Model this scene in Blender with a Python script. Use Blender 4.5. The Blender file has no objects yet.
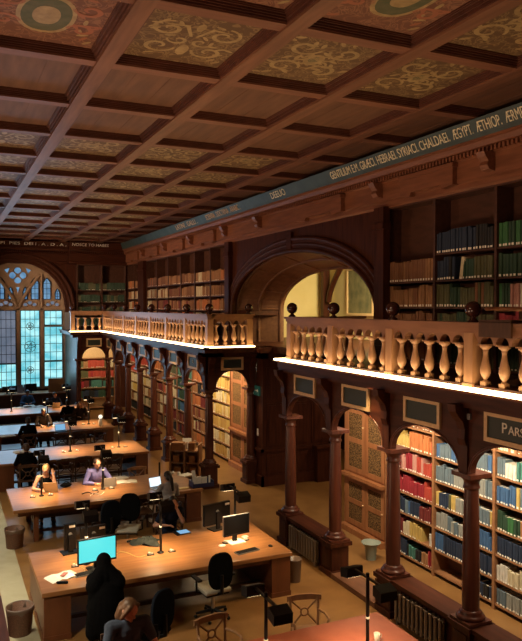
import bpy, bmesh, math, random
from mathutils import Vector, Matrix
R = math.radians
PI = math.pi
rnd = random.Random(7)
S = bpy.context.scene
COL = S.collection

# light levels
K_UP, K_WASH, K_SH, K_AI, K_WIN, K_LAMP, E_STRIP = 0.86, 0.24, 1.75, 0.6, 0.45, 1.15, 8.5
# ------------------------------------------------------------------ camera
EYE = Vector((0.0, 0.0, 5.0))
FPX, YAW, PITCH = 690.0, math.atan2(318, 690), math.atan2(14.5, 690)
cd = bpy.data.cameras.new('camera'); cam = bpy.data.objects.new('camera', cd); COL.objects.link(cam)
cd.sensor_fit = 'HORIZONTAL'; cd.sensor_width = 36.0; cd.lens = FPX / 522 * 36.0; cd.clip_end = 200
cam.location = EYE; cam.rotation_euler = (PI/2 - PITCH, 0, -YAW)
S.camera = cam

# ------------------------------------------------------------------ world, exposure
S.view_settings.view_transform = 'Standard'; S.view_settings.look = 'None'
S.view_settings.gamma = 1.0; S.view_settings.use_curve_mapping = False
S.view_settings.exposure = 0.0
W = bpy.data.worlds.new('dusk'); S.world = W; W.use_nodes = True
W.node_tree.nodes['Background'].inputs[0].default_value = (0.25, 0.45, 0.7, 1)
W.node_tree.nodes['Background'].inputs[1].default_value = 0.3
S.cycles.max_bounces = 7; S.cycles.diffuse_bounces = 4; S.cycles.glossy_bounces = 3
S.cycles.transparent_max_bounces = 6; S.cycles.use_denoising = True
S.cycles.sample_clamp_indirect = 4.0
S.cycles.caustics_reflective = False; S.cycles.caustics_refractive = False

WARM = (1.0, 0.66, 0.36)
def area(name, loc, target, sx, sy, energy, color=WARM, spread=None):
    l = bpy.data.lights.new(name, 'AREA'); l.shape = 'RECTANGLE'; l.size = sx; l.size_y = sy
    l.energy = energy; l.color = color
    if spread: l.spread = R(spread)
    o = bpy.data.objects.new(name, l); COL.objects.link(o); o.location = loc
    o.rotation_euler = (Vector(target) - Vector(loc)).to_track_quat('-Z', 'Y').to_euler()
    return o

# unseen fill lights added on the left to brighten the ceiling
for i, (y, e) in enumerate(((3.5, 150), (9.5, 150), (16, 120), (23, 90), (29.5, 70))):
    area('ceiling_fill', (-1.5, y, 1.6), (3.2, y - 1.0, 8.0), 0.8, 2.5, e * K_UP, (1.0, 0.62, 0.38), 130)
# unseen fill added at the left, aimed at the bookcases and arches
for y, e in ((7.0, 75), (14, 40), (19, 190), (24, 260)):
    area('gallery_fill', (-1.3, y, 6.6), (8.2, y + 3, 5.6), 0.6, 0.6, e * K_WASH, (1.0, 0.62, 0.36), 70)
area('gallery_fill', (-1.3, 26.5, 6.6), (7.0, 33.6, 5.4), 0.6, 0.6, 210 * K_WASH, (1.0, 0.66, 0.40), 50)  # added fill for the end wall bookcases
# lights under the gallery, washing the lower bookcases
for y, e in ((11.9, 30), (10.2, 42), (8.4, 42), (6.6, 42)):
    area('shelf_washer', (6.98, y, 3.55), (8.25, y, 1.6), 1.4, 0.10, e * K_SH, (1.0, 0.80, 0.54))
for y, e in ((19.0, 46), (20.8, 40), (22.6, 12), (24.4, 12), (26.3, 12), (28.1, 12), (29.9, 12)):
    area('shelf_washer', (7.0, y, 3.55), (8.25, y, 1.6), 1.4, 0.10, e * K_SH, (1.0, 0.74, 0.42))
area('shelf_washer', (6.0, 31.4, 3.55), (6.2, 33.6, 2.2), 1.2, 0.12, 50 * K_SH, (1.0, 0.74, 0.42))
# ceiling lights of the bay beyond the big arch
area('bay_light', (11.0, 15.2, 7.4), (12.4, 15.9, 5.4), 1.2, 3.0, 800, (1.0, 0.80, 0.42))
area('passage_light', (11.4, 15.4, 3.5), (11.8, 15.4, 0), 1.0, 1.0, 60, (1.0, 0.66, 0.34))
# downward fill lights along both aisles, without fittings
for y, e in ((9.6, 38), (15.2, 9), (20.5, 10)):
    area('aisle_fill', (6.15, y, 3.72), (5.6, y, 0), 0.15, 0.5, e * K_AI, (1.0, 0.66, 0.30), 100)
for y, e in ((8.5, 120), (12.5, 130), (17, 80), (22, 40)):  # unseen, added to brighten the left aisle floor
    area('aisle_fill', (-0.5, y, 3.7), (0.6, y, 0), 0.15, 0.5, e * K_AI, (1.0, 0.86, 0.62), 110)
# daylight falling in through the end window
area('window_daylight', (3.1, 33.3, 3.4), (2.2, 20, 0.6), 3.4, 3.2, 260 * K_WIN, (0.42, 0.72, 1.0))

# ------------------------------------------------------------------ pixel helpers (photo frame 522 x 641)
def _ray(px, py):
    a, b, c = px - 261, FPX, 320.5 - py
    cp, sp = math.cos(PITCH), math.sin(PITCH)
    f = b*cp + c*sp; z = c*cp - b*sp
    cy, sy = math.cos(YAW), math.sin(YAW)
    return Vector((a*cy + f*sy, -a*sy + f*cy, z))
def at(px, py, z):
    r = _ray(px, py); t = (z - EYE.z) / r.z
    return EYE + r*t
def aty(px, py, y):
    r = _ray(px, py); return EYE + r*(y / r.y)
def topx(p):
    d = Vector(p) - EYE
    cy, sy = math.cos(YAW), math.sin(YAW); cp, sp = math.cos(PITCH), math.sin(PITCH)
    a = d.x*cy - d.y*sy; f = d.x*sy + d.y*cy
    dep = f*cp - d.z*sp; up = f*sp + d.z*cp
    return 261 + FPX*a/dep, 320.5 - FPX*up/dep, dep

# ------------------------------------------------------------------ materials
def mat(name, col, rough=0.6, metal=0.0, emit=None, estr=0.0, spec=0.5, c2=None, scale=(6, 6, 6), detail=4.0, bump=0.0, coat=0.0, lo=0.3, hi=0.7, obj_coords=False):
    m = bpy.data.materials.new(name); m.use_nodes = True
    nt = m.node_tree; b = nt.nodes['Principled BSDF']
    b.inputs['Base Color'].default_value = (*col, 1); b.inputs['Roughness'].default_value = rough
    b.inputs['Metallic'].default_value = metal; b.inputs['Specular IOR Level'].default_value = spec
    if coat: b.inputs['Coat Weight'].default_value = coat; b.inputs['Coat Roughness'].default_value = 0.15
    if emit: b.inputs['Emission Color'].default_value = (*emit, 1); b.inputs['Emission Strength'].default_value = estr
    if c2 or bump:
        tc = nt.nodes.new('ShaderNodeTexCoord'); mp = nt.nodes.new('ShaderNodeMapping')
        mp.inputs['Scale'].default_value = scale
        n = nt.nodes.new('ShaderNodeTexNoise'); n.inputs['Scale'].default_value = 1.0; n.inputs['Detail'].default_value = detail
        if obj_coords: nt.links.new(tc.outputs['Object'], mp.inputs[0])
        else:
            g = nt.nodes.new('ShaderNodeNewGeometry'); nt.links.new(g.outputs['Position'], mp.inputs[0])
        nt.links.new(mp.outputs[0], n.inputs['Vector'])
        if c2:
            r = nt.nodes.new('ShaderNodeValToRGB')
            r.color_ramp.elements[0].position = lo; r.color_ramp.elements[1].position = hi
            r.color_ramp.elements[0].color = (*col, 1); r.color_ramp.elements[1].color = (*c2, 1)
            nt.links.new(n.outputs['Fac'], r.inputs[0]); nt.links.new(r.outputs[0], b.inputs['Base Color'])
        if bump:
            bp = nt.nodes.new('ShaderNodeBump'); bp.inputs['Strength'].default_value = bump; bp.inputs['Distance'].default_value = 0.02
            nt.links.new(n.outputs['Fac'], bp.inputs['Height']); nt.links.new(bp.outputs[0], b.inputs['Normal'])
    return m

DARK1, DARK2 = (0.034, 0.0085, 0.0042), (0.074, 0.021, 0.0100)
M = {}
M['dark_x'] = mat('dark_oak_across', DARK1, 0.45, spec=0.2, c2=DARK2, scale=(1.5, 14, 14))
M['dark_y'] = mat('dark_oak_along', DARK1, 0.45, spec=0.2, c2=DARK2, scale=(14, 1.5, 14))
M['dark_z'] = mat('dark_oak_upright', DARK1, 0.42, spec=0.22, c2=DARK2, scale=(14, 14, 1.5))
M['col'] = mat('column_oak', (0.050, 0.012, 0.007), 0.33, c2=(0.105, 0.030, 0.016), scale=(16, 16, 1.2))
M['cornice'] = mat('cornice_oak', (0.17, 0.062, 0.032), 0.45, c2=(0.27, 0.105, 0.054), scale=(14, 1.5, 14))
M['beam'] = mat('beam_lit_underside_oak', (0.15, 0.064, 0.035), 0.5, c2=(0.25, 0.115, 0.064), scale=(12, 1.2, 12))  # paler oak puts the light on the beam undersides into the colour
M['crossbeam'] = mat('cross_lit_underside_oak', (0.17, 0.068, 0.040), 0.5, c2=(0.26, 0.112, 0.064), scale=(1.2, 12, 12))  # same painted light for the cross beam undersides
M['coffer'] = mat('coffer_shaded_oak', (0.070, 0.022, 0.013), 0.5, c2=(0.115, 0.038, 0.023), scale=(6, 6, 6))  # darker oak puts the shade of beam sides and mouldings into the colour
M['panel'] = mat('coffer_plain_board', (0.13, 0.062, 0.036), 0.6, c2=(0.20, 0.098, 0.055), scale=(9, 1.2, 2))
M['painted'] = mat('coffer_painted_ground', (0.115, 0.066, 0.030), 0.6, c2=(0.17, 0.098, 0.046), scale=(4, 4, 4))
M['redground'] = mat('coffer_red_ground', (0.15, 0.058, 0.034), 0.6, c2=(0.19, 0.088, 0.05), scale=(5, 5, 5))
M['gold'] = mat('painted_gold', (0.46, 0.34, 0.16), 0.5, c2=(0.30, 0.21, 0.09), scale=(12, 12, 12))
M['redpaint'] = mat('painted_red', (0.36, 0.13, 0.07), 0.6)
M['greenpaint'] = mat('painted_green', (0.08, 0.095, 0.045), 0.6, c2=(0.13, 0.13, 0.07), scale=(9, 9, 9))
M['teal'] = mat('frieze_teal', (0.030, 0.058, 0.058), 0.5, c2=(0.055, 0.092, 0.095), scale=(2, 3, 3))
M['letter'] = mat('frieze_lettering', (0.90, 0.84, 0.60), 0.5)
M['rail'] = mat('balustrade_oak', (0.23, 0.110, 0.060), 0.4, c2=(0.31, 0.155, 0.085), scale=(12, 2, 12))
M['baluster'] = mat('baluster_oak', (0.36, 0.190, 0.100), 0.4, c2=(0.46, 0.25, 0.135), scale=(20, 20, 5))
M['ball'] = mat('finial_oak', (0.045, 0.014, 0.010), 0.18, spec=0.6)
M['strip'] = mat('led_strip', (1, 0.9, 0.7), 0.5, emit=(1.0, 0.70, 0.34), estr=E_STRIP)
M['desk'] = mat('desk_oak', (0.23, 0.092, 0.030), 0.34, c2=(0.37, 0.165, 0.060), scale=(1.1, 12, 12), hi=0.75)
M['desk_side'] = mat('desk_panel_oak', (0.10, 0.031, 0.012), 0.4, c2=(0.165, 0.055, 0.021), scale=(5, 5, 1.5))
M['desk_red'] = mat('desk_reddish', (0.33, 0.075, 0.032), 0.42, c2=(0.40, 0.10, 0.045), scale=(5, 5, 5))  # redder tone for the nearest desk
M['floor'] = mat('floor_cork', (0.19, 0.092, 0.030), 0.28, c2=(0.28, 0.148, 0.052), scale=(2.2, 2.2, 2.2), detail=8)
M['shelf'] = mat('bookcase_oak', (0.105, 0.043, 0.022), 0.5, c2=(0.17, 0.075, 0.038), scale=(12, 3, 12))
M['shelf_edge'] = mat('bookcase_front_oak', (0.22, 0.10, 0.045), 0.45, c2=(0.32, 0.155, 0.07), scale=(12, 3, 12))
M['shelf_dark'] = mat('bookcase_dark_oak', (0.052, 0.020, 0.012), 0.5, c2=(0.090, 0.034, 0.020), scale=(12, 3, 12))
M['caboak'] = mat('glazed_cabinet_oak', (0.26, 0.098, 0.036), 0.45, c2=(0.38, 0.155, 0.06), scale=(12, 12, 2))
M['plaster'] = mat('yellow_plaster', (0.66, 0.54, 0.25), 0.9, c2=(0.74, 0.62, 0.32), scale=(1.5, 1.5, 1.5))
M['stone'] = mat('window_stone', (0.36, 0.25, 0.17), 0.8, c2=(0.46, 0.33, 0.23), scale=(5, 5, 5))
M['stonegrey'] = mat('window_jamb_stone', (0.22, 0.23, 0.27), 0.8, c2=(0.30, 0.31, 0.35), scale=(5, 5, 5))
M['lead'] = mat('window_lead', (0.03, 0.035, 0.04), 0.6)
M['black'] = mat('black_plastic', (0.007, 0.007, 0.008), 0.4, spec=0.25)
M['blackmetal'] = mat('black_metal', (0.013, 0.012, 0.012), 0.3, metal=0.4)
M['steel'] = mat('steel', (0.55, 0.55, 0.55), 0.3, metal=1.0)
M['grey'] = mat('grey_plastic', (0.22, 0.22, 0.22), 0.4)
M['silver'] = mat('silver_shell', (0.38, 0.37, 0.35), 0.4)
M['white'] = mat('white_plastic', (0.75, 0.72, 0.66), 0.45)
M['paper'] = mat('paper', (0.80, 0.78, 0.72), 0.8, c2=(0.70, 0.68, 0.62), scale=(30, 30, 30))
M['seatgrey'] = mat('pale_seat_fabric', (0.42, 0.40, 0.33), 0.9, c2=(0.5, 0.48, 0.4), scale=(60, 60, 60))
M['blackfab'] = mat('black_fabric', (0.006, 0.006, 0.007), 0.95, spec=0.08)
M['bluefab'] = mat('dark_blue_fabric', (0.007, 0.010, 0.017), 0.9, spec=0.1)
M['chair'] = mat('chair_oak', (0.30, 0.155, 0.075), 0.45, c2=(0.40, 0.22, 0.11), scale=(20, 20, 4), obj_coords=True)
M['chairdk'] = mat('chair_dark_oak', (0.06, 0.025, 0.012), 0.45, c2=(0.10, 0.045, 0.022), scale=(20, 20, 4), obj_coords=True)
M['radiator'] = mat('radiator_iron', (0.20, 0.16, 0.12), 0.45, metal=0.3)
M['frame'] = mat('sign_frame_oak', (0.58, 0.40, 0.21), 0.5, c2=(0.68, 0.48, 0.26), scale=(20, 20, 20))
M['signboard'] = mat('sign_green_board', (0.018, 0.030, 0.026), 0.5)
M['signtext'] = mat('sign_lettering', (0.85, 0.82, 0.72), 0.5)
M['exit'] = mat('exit_sign_green', (0.012, 0.075, 0.055), 0.5, emit=(0.02, 0.30, 0.22), estr=0.06)
M['screen'] = mat('screen_cyan', (0.02, 0.05, 0.05), 0.3, emit=(0.10, 0.80, 0.82), estr=1.0, )
M['screenwhite'] = mat('screen_white', (0.05, 0.05, 0.05), 0.3, emit=(0.75, 0.9, 1.0), estr=1.3)
M['screenblue'] = mat('screen_blue', (0.02, 0.03, 0.05), 0.3, emit=(0.25, 0.55, 0.85), estr=0.8)
M['screenoff'] = mat('screen_off', (0.003, 0.003, 0.0035), 0.45, spec=0.15)
M['screendim'] = mat('screen_dim', (0.02, 0.02, 0.025), 0.3, emit=(0.6, 0.75, 1.0), estr=0.25)
M['postwood'] = mat('post_oak', (0.36, 0.185, 0.095), 0.4, c2=(0.46, 0.25, 0.13), scale=(14, 14, 2))
M['lampglow'] = mat('lamp_diffuser', (1, 0.9, 0.7), 0.5, emit=(1.0, 0.72, 0.38), estr=4.0)
M['wicker'] = mat('wicker', (0.10, 0.045, 0.026), 0.7, c2=(0.17, 0.08, 0.045), scale=(60, 60, 60))
M['liner'] = mat('bin_liner', (0.13, 0.085, 0.06), 0.3)
M['runner'] = mat('aisle_runner', (0.34, 0.31, 0.20), 0.6, c2=(0.42, 0.39, 0.27), scale=(3, 3, 3), detail=6)
M['blueplastic'] = mat('blue_plastic', (0.016, 0.022, 0.085), 0.4)
M['greyteal'] = mat('grey_green_plastic', (0.22, 0.25, 0.21), 0.5)
M['tapestry'] = mat('tapestry', (0.10, 0.105, 0.055), 0.9, c2=(0.22, 0.20, 0.10), scale=(4, 4, 3))
M['bookglass'] = mat('lattice_glass', (0.24, 0.135, 0.055), 0.8, spec=0.1, c2=(0.05, 0.026, 0.012), scale=(38, 38, 38), detail=1, lo=0.42, hi=0.58)

def arabesque(name, ground, gold, scale, seed):
    # painted vine work: thin gold lines following the contours of a noise
    m = mat(name, ground, 0.6); nt = m.node_tree; b = nt.nodes['Principled BSDF']
    tc = nt.nodes.new('ShaderNodeNewGeometry'); mp = nt.nodes.new('ShaderNodeMapping'); mp.inputs['Scale'].default_value = (scale, scale, scale); mp.inputs['Location'].default_value = (seed, seed*2, 0)
    n = nt.nodes.new('ShaderNodeTexNoise'); n.inputs['Scale'].default_value = 1; n.inputs['Detail'].default_value = 1.5; n.inputs['Distortion'].default_value = 1.2
    r = nt.nodes.new('ShaderNodeValToRGB'); e = r.color_ramp.elements
    e[0].position = 0.40; e[0].color = (*ground, 1); e[1].position = 0.70; e[1].color = (*ground, 1)
    for p, c in ((0.445, ground), (0.465, gold), (0.50, gold), (0.52, ground), (0.56, ground), (0.575, gold), (0.60, gold), (0.62, ground)):
        k = e.new(p); k.color = (*c, 1)
    nt.links.new(tc.outputs['Position'], mp.inputs[0]); nt.links.new(mp.outputs[0], n.inputs['Vector']); nt.links.new(n.outputs['Fac'], r.inputs[0]); nt.links.new(r.outputs[0], b.inputs['Base Color'])
    return m
M['painted'] = arabesque('coffer_painted_ground', (0.125, 0.070, 0.033), (0.26, 0.175, 0.08), 5.0, 3)
M['redground'] = arabesque('coffer_red_ground', (0.165, 0.066, 0.040), (0.29, 0.14, 0.08), 5.0, 8)
def glow_pane(name, c1, c2, strength, scale):
    m = mat(name, (0.05, 0.07, 0.08), 0.3)
    nt = m.node_tree; b = nt.nodes['Principled BSDF']
    g = nt.nodes.new('ShaderNodeNewGeometry'); mp = nt.nodes.new('ShaderNodeMapping'); mp.inputs['Scale'].default_value = scale
    n = nt.nodes.new('ShaderNodeTexNoise'); n.inputs['Scale'].default_value = 1; n.inputs['Detail'].default_value = 3
    r = nt.nodes.new('ShaderNodeValToRGB'); r.color_ramp.elements[0].position = 0.35; r.color_ramp.elements[1].position = 0.62
    r.color_ramp.elements[0].color = (*c1, 1); r.color_ramp.elements[1].color = (*c2, 1)
    nt.links.new(g.outputs['Position'], mp.inputs[0]); nt.links.new(mp.outputs[0], n.inputs['Vector']); nt.links.new(n.outputs['Fac'], r.inputs[0])
    nt.links.new(r.outputs[0], b.inputs['Emission Color']); b.inputs['Emission Strength'].default_value = strength
    return m
M['pane'] = glow_pane('daylit_glass', (0.12, 0.52, 0.62), (0.42, 0.86, 0.90), 1.15, (1.6, 1.6, 2.2))
M['paneblue'] = glow_pane('daylit_blue_glass', (0.07, 0.22, 0.44), (0.20, 0.42, 0.66), 0.75, (3, 3, 3))
M['panegrey'] = glow_pane('daylit_blind', (0.12, 0.155, 0.22), (0.17, 0.20, 0.27), 0.9, (2, 2, 2))

# ------------------------------------------------------------------ mesh builder
class MB:
    def __init__(s): s.v = []; s.f = []; s.m = []; s.s = []
    def add(s, vs, fs, m=0, smooth=False):
        b = len(s.v); s.v += [tuple(v) for v in vs]
        for f in fs: s.f.append(tuple(i + b for i in f)); s.m.append(m); s.s.append(smooth)
        return s
    def box(s, x0, y0, z0, x1, y1, z1, m=0):
        x0, x1 = min(x0, x1), max(x0, x1); y0, y1 = min(y0, y1), max(y0, y1); z0, z1 = min(z0, z1), max(z0, z1)
        return s.add([(x0,y0,z0),(x1,y0,z0),(x1,y1,z0),(x0,y1,z0),(x0,y0,z1),(x1,y0,z1),(x1,y1,z1),(x0,y1,z1)],
                     [(0,3,2,1),(4,5,6,7),(0,1,5,4),(1,2,6,5),(2,3,7,6),(3,0,4,7)], m)
    def obox(s, c, size, rot, m=0):
        x, y, z = (v/2 for v in size); c = Vector(c)
        vs = [c + rot @ Vector(p) for p in [(-x,-y,-z),(x,-y,-z),(x,y,-z),(-x,y,-z),(-x,-y,z),(x,-y,z),(x,y,z),(-x,y,z)]]
        return s.add(vs, [(0,3,2,1),(4,5,6,7),(0,1,5,4),(1,2,6,5),(2,3,7,6),(3,0,4,7)], m)
    def lathe(s, prof, cx=0, cy=0, n=12, m=0, smooth=True, cap=True):
        vs = []; fs = []
        for r, z in prof:
            for k in range(n):
                a = 2*PI*k/n; vs.append((cx + r*math.cos(a), cy + r*math.sin(a), z))
        for i in range(len(prof)-1):
            for k in range(n):
                fs.append((i*n+k, i*n+(k+1) % n, (i+1)*n+(k+1) % n, (i+1)*n+k))
        s.add(vs, fs, m, smooth)
        if cap:
            s.add([vs[k] for k in range(n)], [tuple(range(n-1, -1, -1))], m)
            s.add([vs[(len(prof)-1)*n+k] for k in range(n)], [tuple(range(n))], m)
        return s
    def tube(s, pts, r, n=8, m=0, closed=False, smooth=True):
        pts = [Vector(p) for p in pts]; N = len(pts); rs = r if isinstance(r, (list, tuple)) else [r]*N
        vs = []; prev = None
        for i, p in enumerate(pts):
            if closed: d = pts[(i+1) % N] - pts[i-1]
            else: d = pts[min(i+1, N-1)] - pts[max(i-1, 0)]
            d = d.normalized() if d.length > 1e-9 else Vector((0,0,1))
            if prev is None:
                a = Vector((0,0,1)) if abs(d.z) < 0.9 else Vector((1,0,0))
                u = d.cross(a).normalized()
            else:
                u = (prev - d*prev.dot(d)); u = u.normalized() if u.length > 1e-6 else d.orthogonal().normalized()
            prev = u; w = d.cross(u)
            for k in range(n):
                t = 2*PI*k/n; vs.append(p + (u*math.cos(t) + w*math.sin(t))*rs[i])
        fs = []
        for i in range(N if closed else N-1):
            j = (i+1) % N
            for k in range(n): fs.append((i*n+k, i*n+(k+1) % n, j*n+(k+1) % n, j*n+k))
        s.add(vs, fs, m, smooth)
        if not closed:
            s.add(vs[:n], [tuple(range(n-1,-1,-1))], m); s.add(vs[-n:], [tuple(range(n))], m)
        return s
    def prism(s, poly, axis, c0, c1, m=0):
        # poly in the two other axes (order x,y,z without `axis`)
        def P(a, b, c): return (c, a, b) if axis == 'x' else (a, c, b) if axis == 'y' else (a, b, c)
        n = len(poly); ar = sum(poly[i][0]*poly[(i+1) % n][1] - poly[(i+1) % n][0]*poly[i][1] for i in range(n))
        if (ar < 0) != (axis == 'y'): poly = poly[::-1]
        lo, hi = min(c0, c1), max(c0, c1)
        vs = [P(a, b, lo) for a, b in poly] + [P(a, b, hi) for a, b in poly]
        fs = [tuple(range(n-1, -1, -1)), tuple(range(n, 2*n))]
        fs += [(i, (i+1) % n, (i+1) % n + n, i + n) for i in range(n)]
        return s.add(vs, fs, m)
    def sph(s, c, r, nu=12, nv=8, m=0, rot=None, smooth=True):
        if not isinstance(r, (list, tuple)): r = (r, r, r)
        c = Vector(c); vs = []; fs = []
        for i in range(nv+1):
            t = PI*i/nv
            for k in range(nu):
                a = 2*PI*k/nu; q = Vector((r[0]*math.sin(t)*math.cos(a), r[1]*math.sin(t)*math.sin(a), r[2]*math.cos(t)))
                vs.append(c + (rot @ q if rot else q))
        for i in range(nv):
            for k in range(nu):
                a, b2, c2, d = i*nu+k, (i+1)*nu+k, (i+1)*nu+(k+1) % nu, i*nu+(k+1) % nu
                fs.append((a, b2, c2, d))
        return s.add(vs, fs, m, smooth)
    def cap(s, a, b, ra, rb, n=10, m=0):
        # tapered capsule
        a, b = Vector(a), Vector(b); d = (b - a); L = d.length; d.normalize()
        pts = []; rs = []
        for k in range(5):
            t = PI/2*(1 - k/4); pts.append(a - d*ra*math.sin(t)); rs.append(max(ra*math.cos(t), 0.001))
        for k in range(5):
            t = PI/2*k/4; pts.append(b + d*rb*math.sin(t)); rs.append(max(rb*math.cos(t), 0.001))
        return s.tube(pts, rs, n, m)
    def ribbon(s, pts, w, nrm=Vector((0,0,-1)), m=0):
        pts = [Vector(p) for p in pts]; N = len(pts); vs = []
        for i, p in enumerate(pts):
            d = (pts[min(i+1, N-1)] - pts[max(i-1, 0)]).normalized(); u = d.cross(nrm).normalized()
            ww = w[i] if isinstance(w, list) else w
            vs += [p + u*ww/2, p - u*ww/2]
        return s.add(vs, [(2*i, 2*i+1, 2*i+3, 2*i+2) for i in range(N-1)], m)
    def mesh(s, name, mats, off=(0,0,0)):
        me = bpy.data.meshes.new(name)
        me.from_pydata([(x-off[0], y-off[1], z-off[2]) for x, y, z in s.v], [], s.f)
        for k in mats: me.materials.append(M[k] if isinstance(k, str) else k)
        me.polygons.foreach_set('material_index', s.m); me.polygons.foreach_set('use_smooth', s.s)
        me.update(); return me
    def build(s, name, mats, parent=None, local=False, bevel=0):
        off = (0,0,0)
        if parent is not None and not local:
            p = parent; o = Vector((0,0,0))
            while p is not None: o += p.location; p = p.parent
            off = tuple(o)
        if isinstance(mats, str): mats = [mats]
        o = bpy.data.objects.new(name, s.mesh(name, mats, off)); COL.objects.link(o); o.parent = parent
        if bevel:
            b = o.modifiers.new('bevel', 'BEVEL'); b.width = bevel; b.segments = 2; b.limit_method = 'ANGLE'
        return o

def tag(o, label=None, cat=None, group=None, kind=None):
    if label: o['label'] = label
    if cat: o['category'] = cat
    if group: o['group'] = group
    if kind: o['kind'] = kind
    return o
def thing(name, label, cat, loc=(0,0,0), rz=0, group=None):
    o = bpy.data.objects.new(name, None); COL.objects.link(o); o.location = loc; o.rotation_euler = (0,0,rz)
    o.empty_display_size = 0.1
    return tag(o, label, cat, group)
def dup(root, loc, rz=None, label=None, group=None):
    r = root.copy(); COL.objects.link(r); r.location = loc
    if rz is not None: r.rotation_euler = (0,0,rz)
    if label: r['label'] = label
    if group: r['group'] = group
    for ch in list(root.children):
        c = ch.copy(); COL.objects.link(c); c.parent = r
        for g in list(ch.children):
            d = g.copy(); COL.objects.link(d); d.parent = c
    return r
def clone(o, loc, parent=None):          # a copy of one part (and its sub-parts)
    c = o.copy(); COL.objects.link(c); c.location = loc
    if parent is not None: c.parent = parent
    for g in list(o.children):
        d = g.copy(); COL.objects.link(d); d.parent = c
    return c
def text_mesh(txt, size, mname, extrude=0.004, sx=1.0):
    cu = bpy.data.curves.new('lettering', 'FONT'); cu.body = txt; cu.size = size; cu.extrude = extrude
    cu.align_x = 'CENTER'; cu.align_y = 'CENTER'
    o = bpy.data.objects.new('lettering', cu); COL.objects.link(o)
    bpy.context.view_layer.update()
    dg = bpy.context.evaluated_depsgraph_get()
    me = bpy.data.meshes.new_from_object(o.evaluated_get(dg)); me.materials.clear(); me.materials.append(M[mname])
    bpy.data.objects.remove(o); bpy.data.curves.remove(cu)
    for v in me.vertices: v.co.x *= sx
    return me
# ================================================================== THE ROOM
XB, YE, ZC = 8.2, 33.8, 8.0       # front of the bookcases, end wall, underside of the ceiling beams
XL, YB = -2.0, -3.0               # wall behind the opposite gallery, wall behind the camera

f = MB().box(XL-0.2, YB-0.2, -0.15, 13.0, YE+0.2, 0.0)
tag(f.build('floor', 'floor'), kind='structure')
# pale runner of worn floor covering in the left aisle is part of the floor's own wear (noise)

# ---- ceiling: slab, long beams, cross beams, coffers
ceil = MB().box(XL-0.2, YB-0.2, ZC+0.42, 13.0, YE+0.2, ZC+0.6).build('ceiling', 'coffer')
tag(ceil, kind='structure')
BX = [0.22 + 1.64*k for k in range(5)]          # long beams
BY = [2.82 + 1.98*k for k in range(16)]         # cross beams
proto = MB().box(-0.105, 0, 0, 0.105, YE-YB, 0.035).box(-0.125, 0, 0.035, 0.125, YE-YB, 0.42, 1).box(-0.15, 0, 0.07, 0.15, YE-YB, 0.42, 1).build('long_beam', ['beam', 'coffer'], ceil, local=True)  # paler bottom plank carries painted light, darker sides painted shade
proto.location = (BX[0], YB, ZC)
for x in BX[1:]: clone(proto, (x, YB, ZC), ceil)
for x in (-1.42,): clone(proto, (x, YB, ZC), ceil)
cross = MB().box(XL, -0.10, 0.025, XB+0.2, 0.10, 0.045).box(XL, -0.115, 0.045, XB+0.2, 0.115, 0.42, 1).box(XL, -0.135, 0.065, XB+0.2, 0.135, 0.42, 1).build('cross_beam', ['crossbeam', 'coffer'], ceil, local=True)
cross.location = (0, BY[0], ZC)
for y in BY[1:]: clone(cross, (0, y, ZC), ceil)

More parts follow.
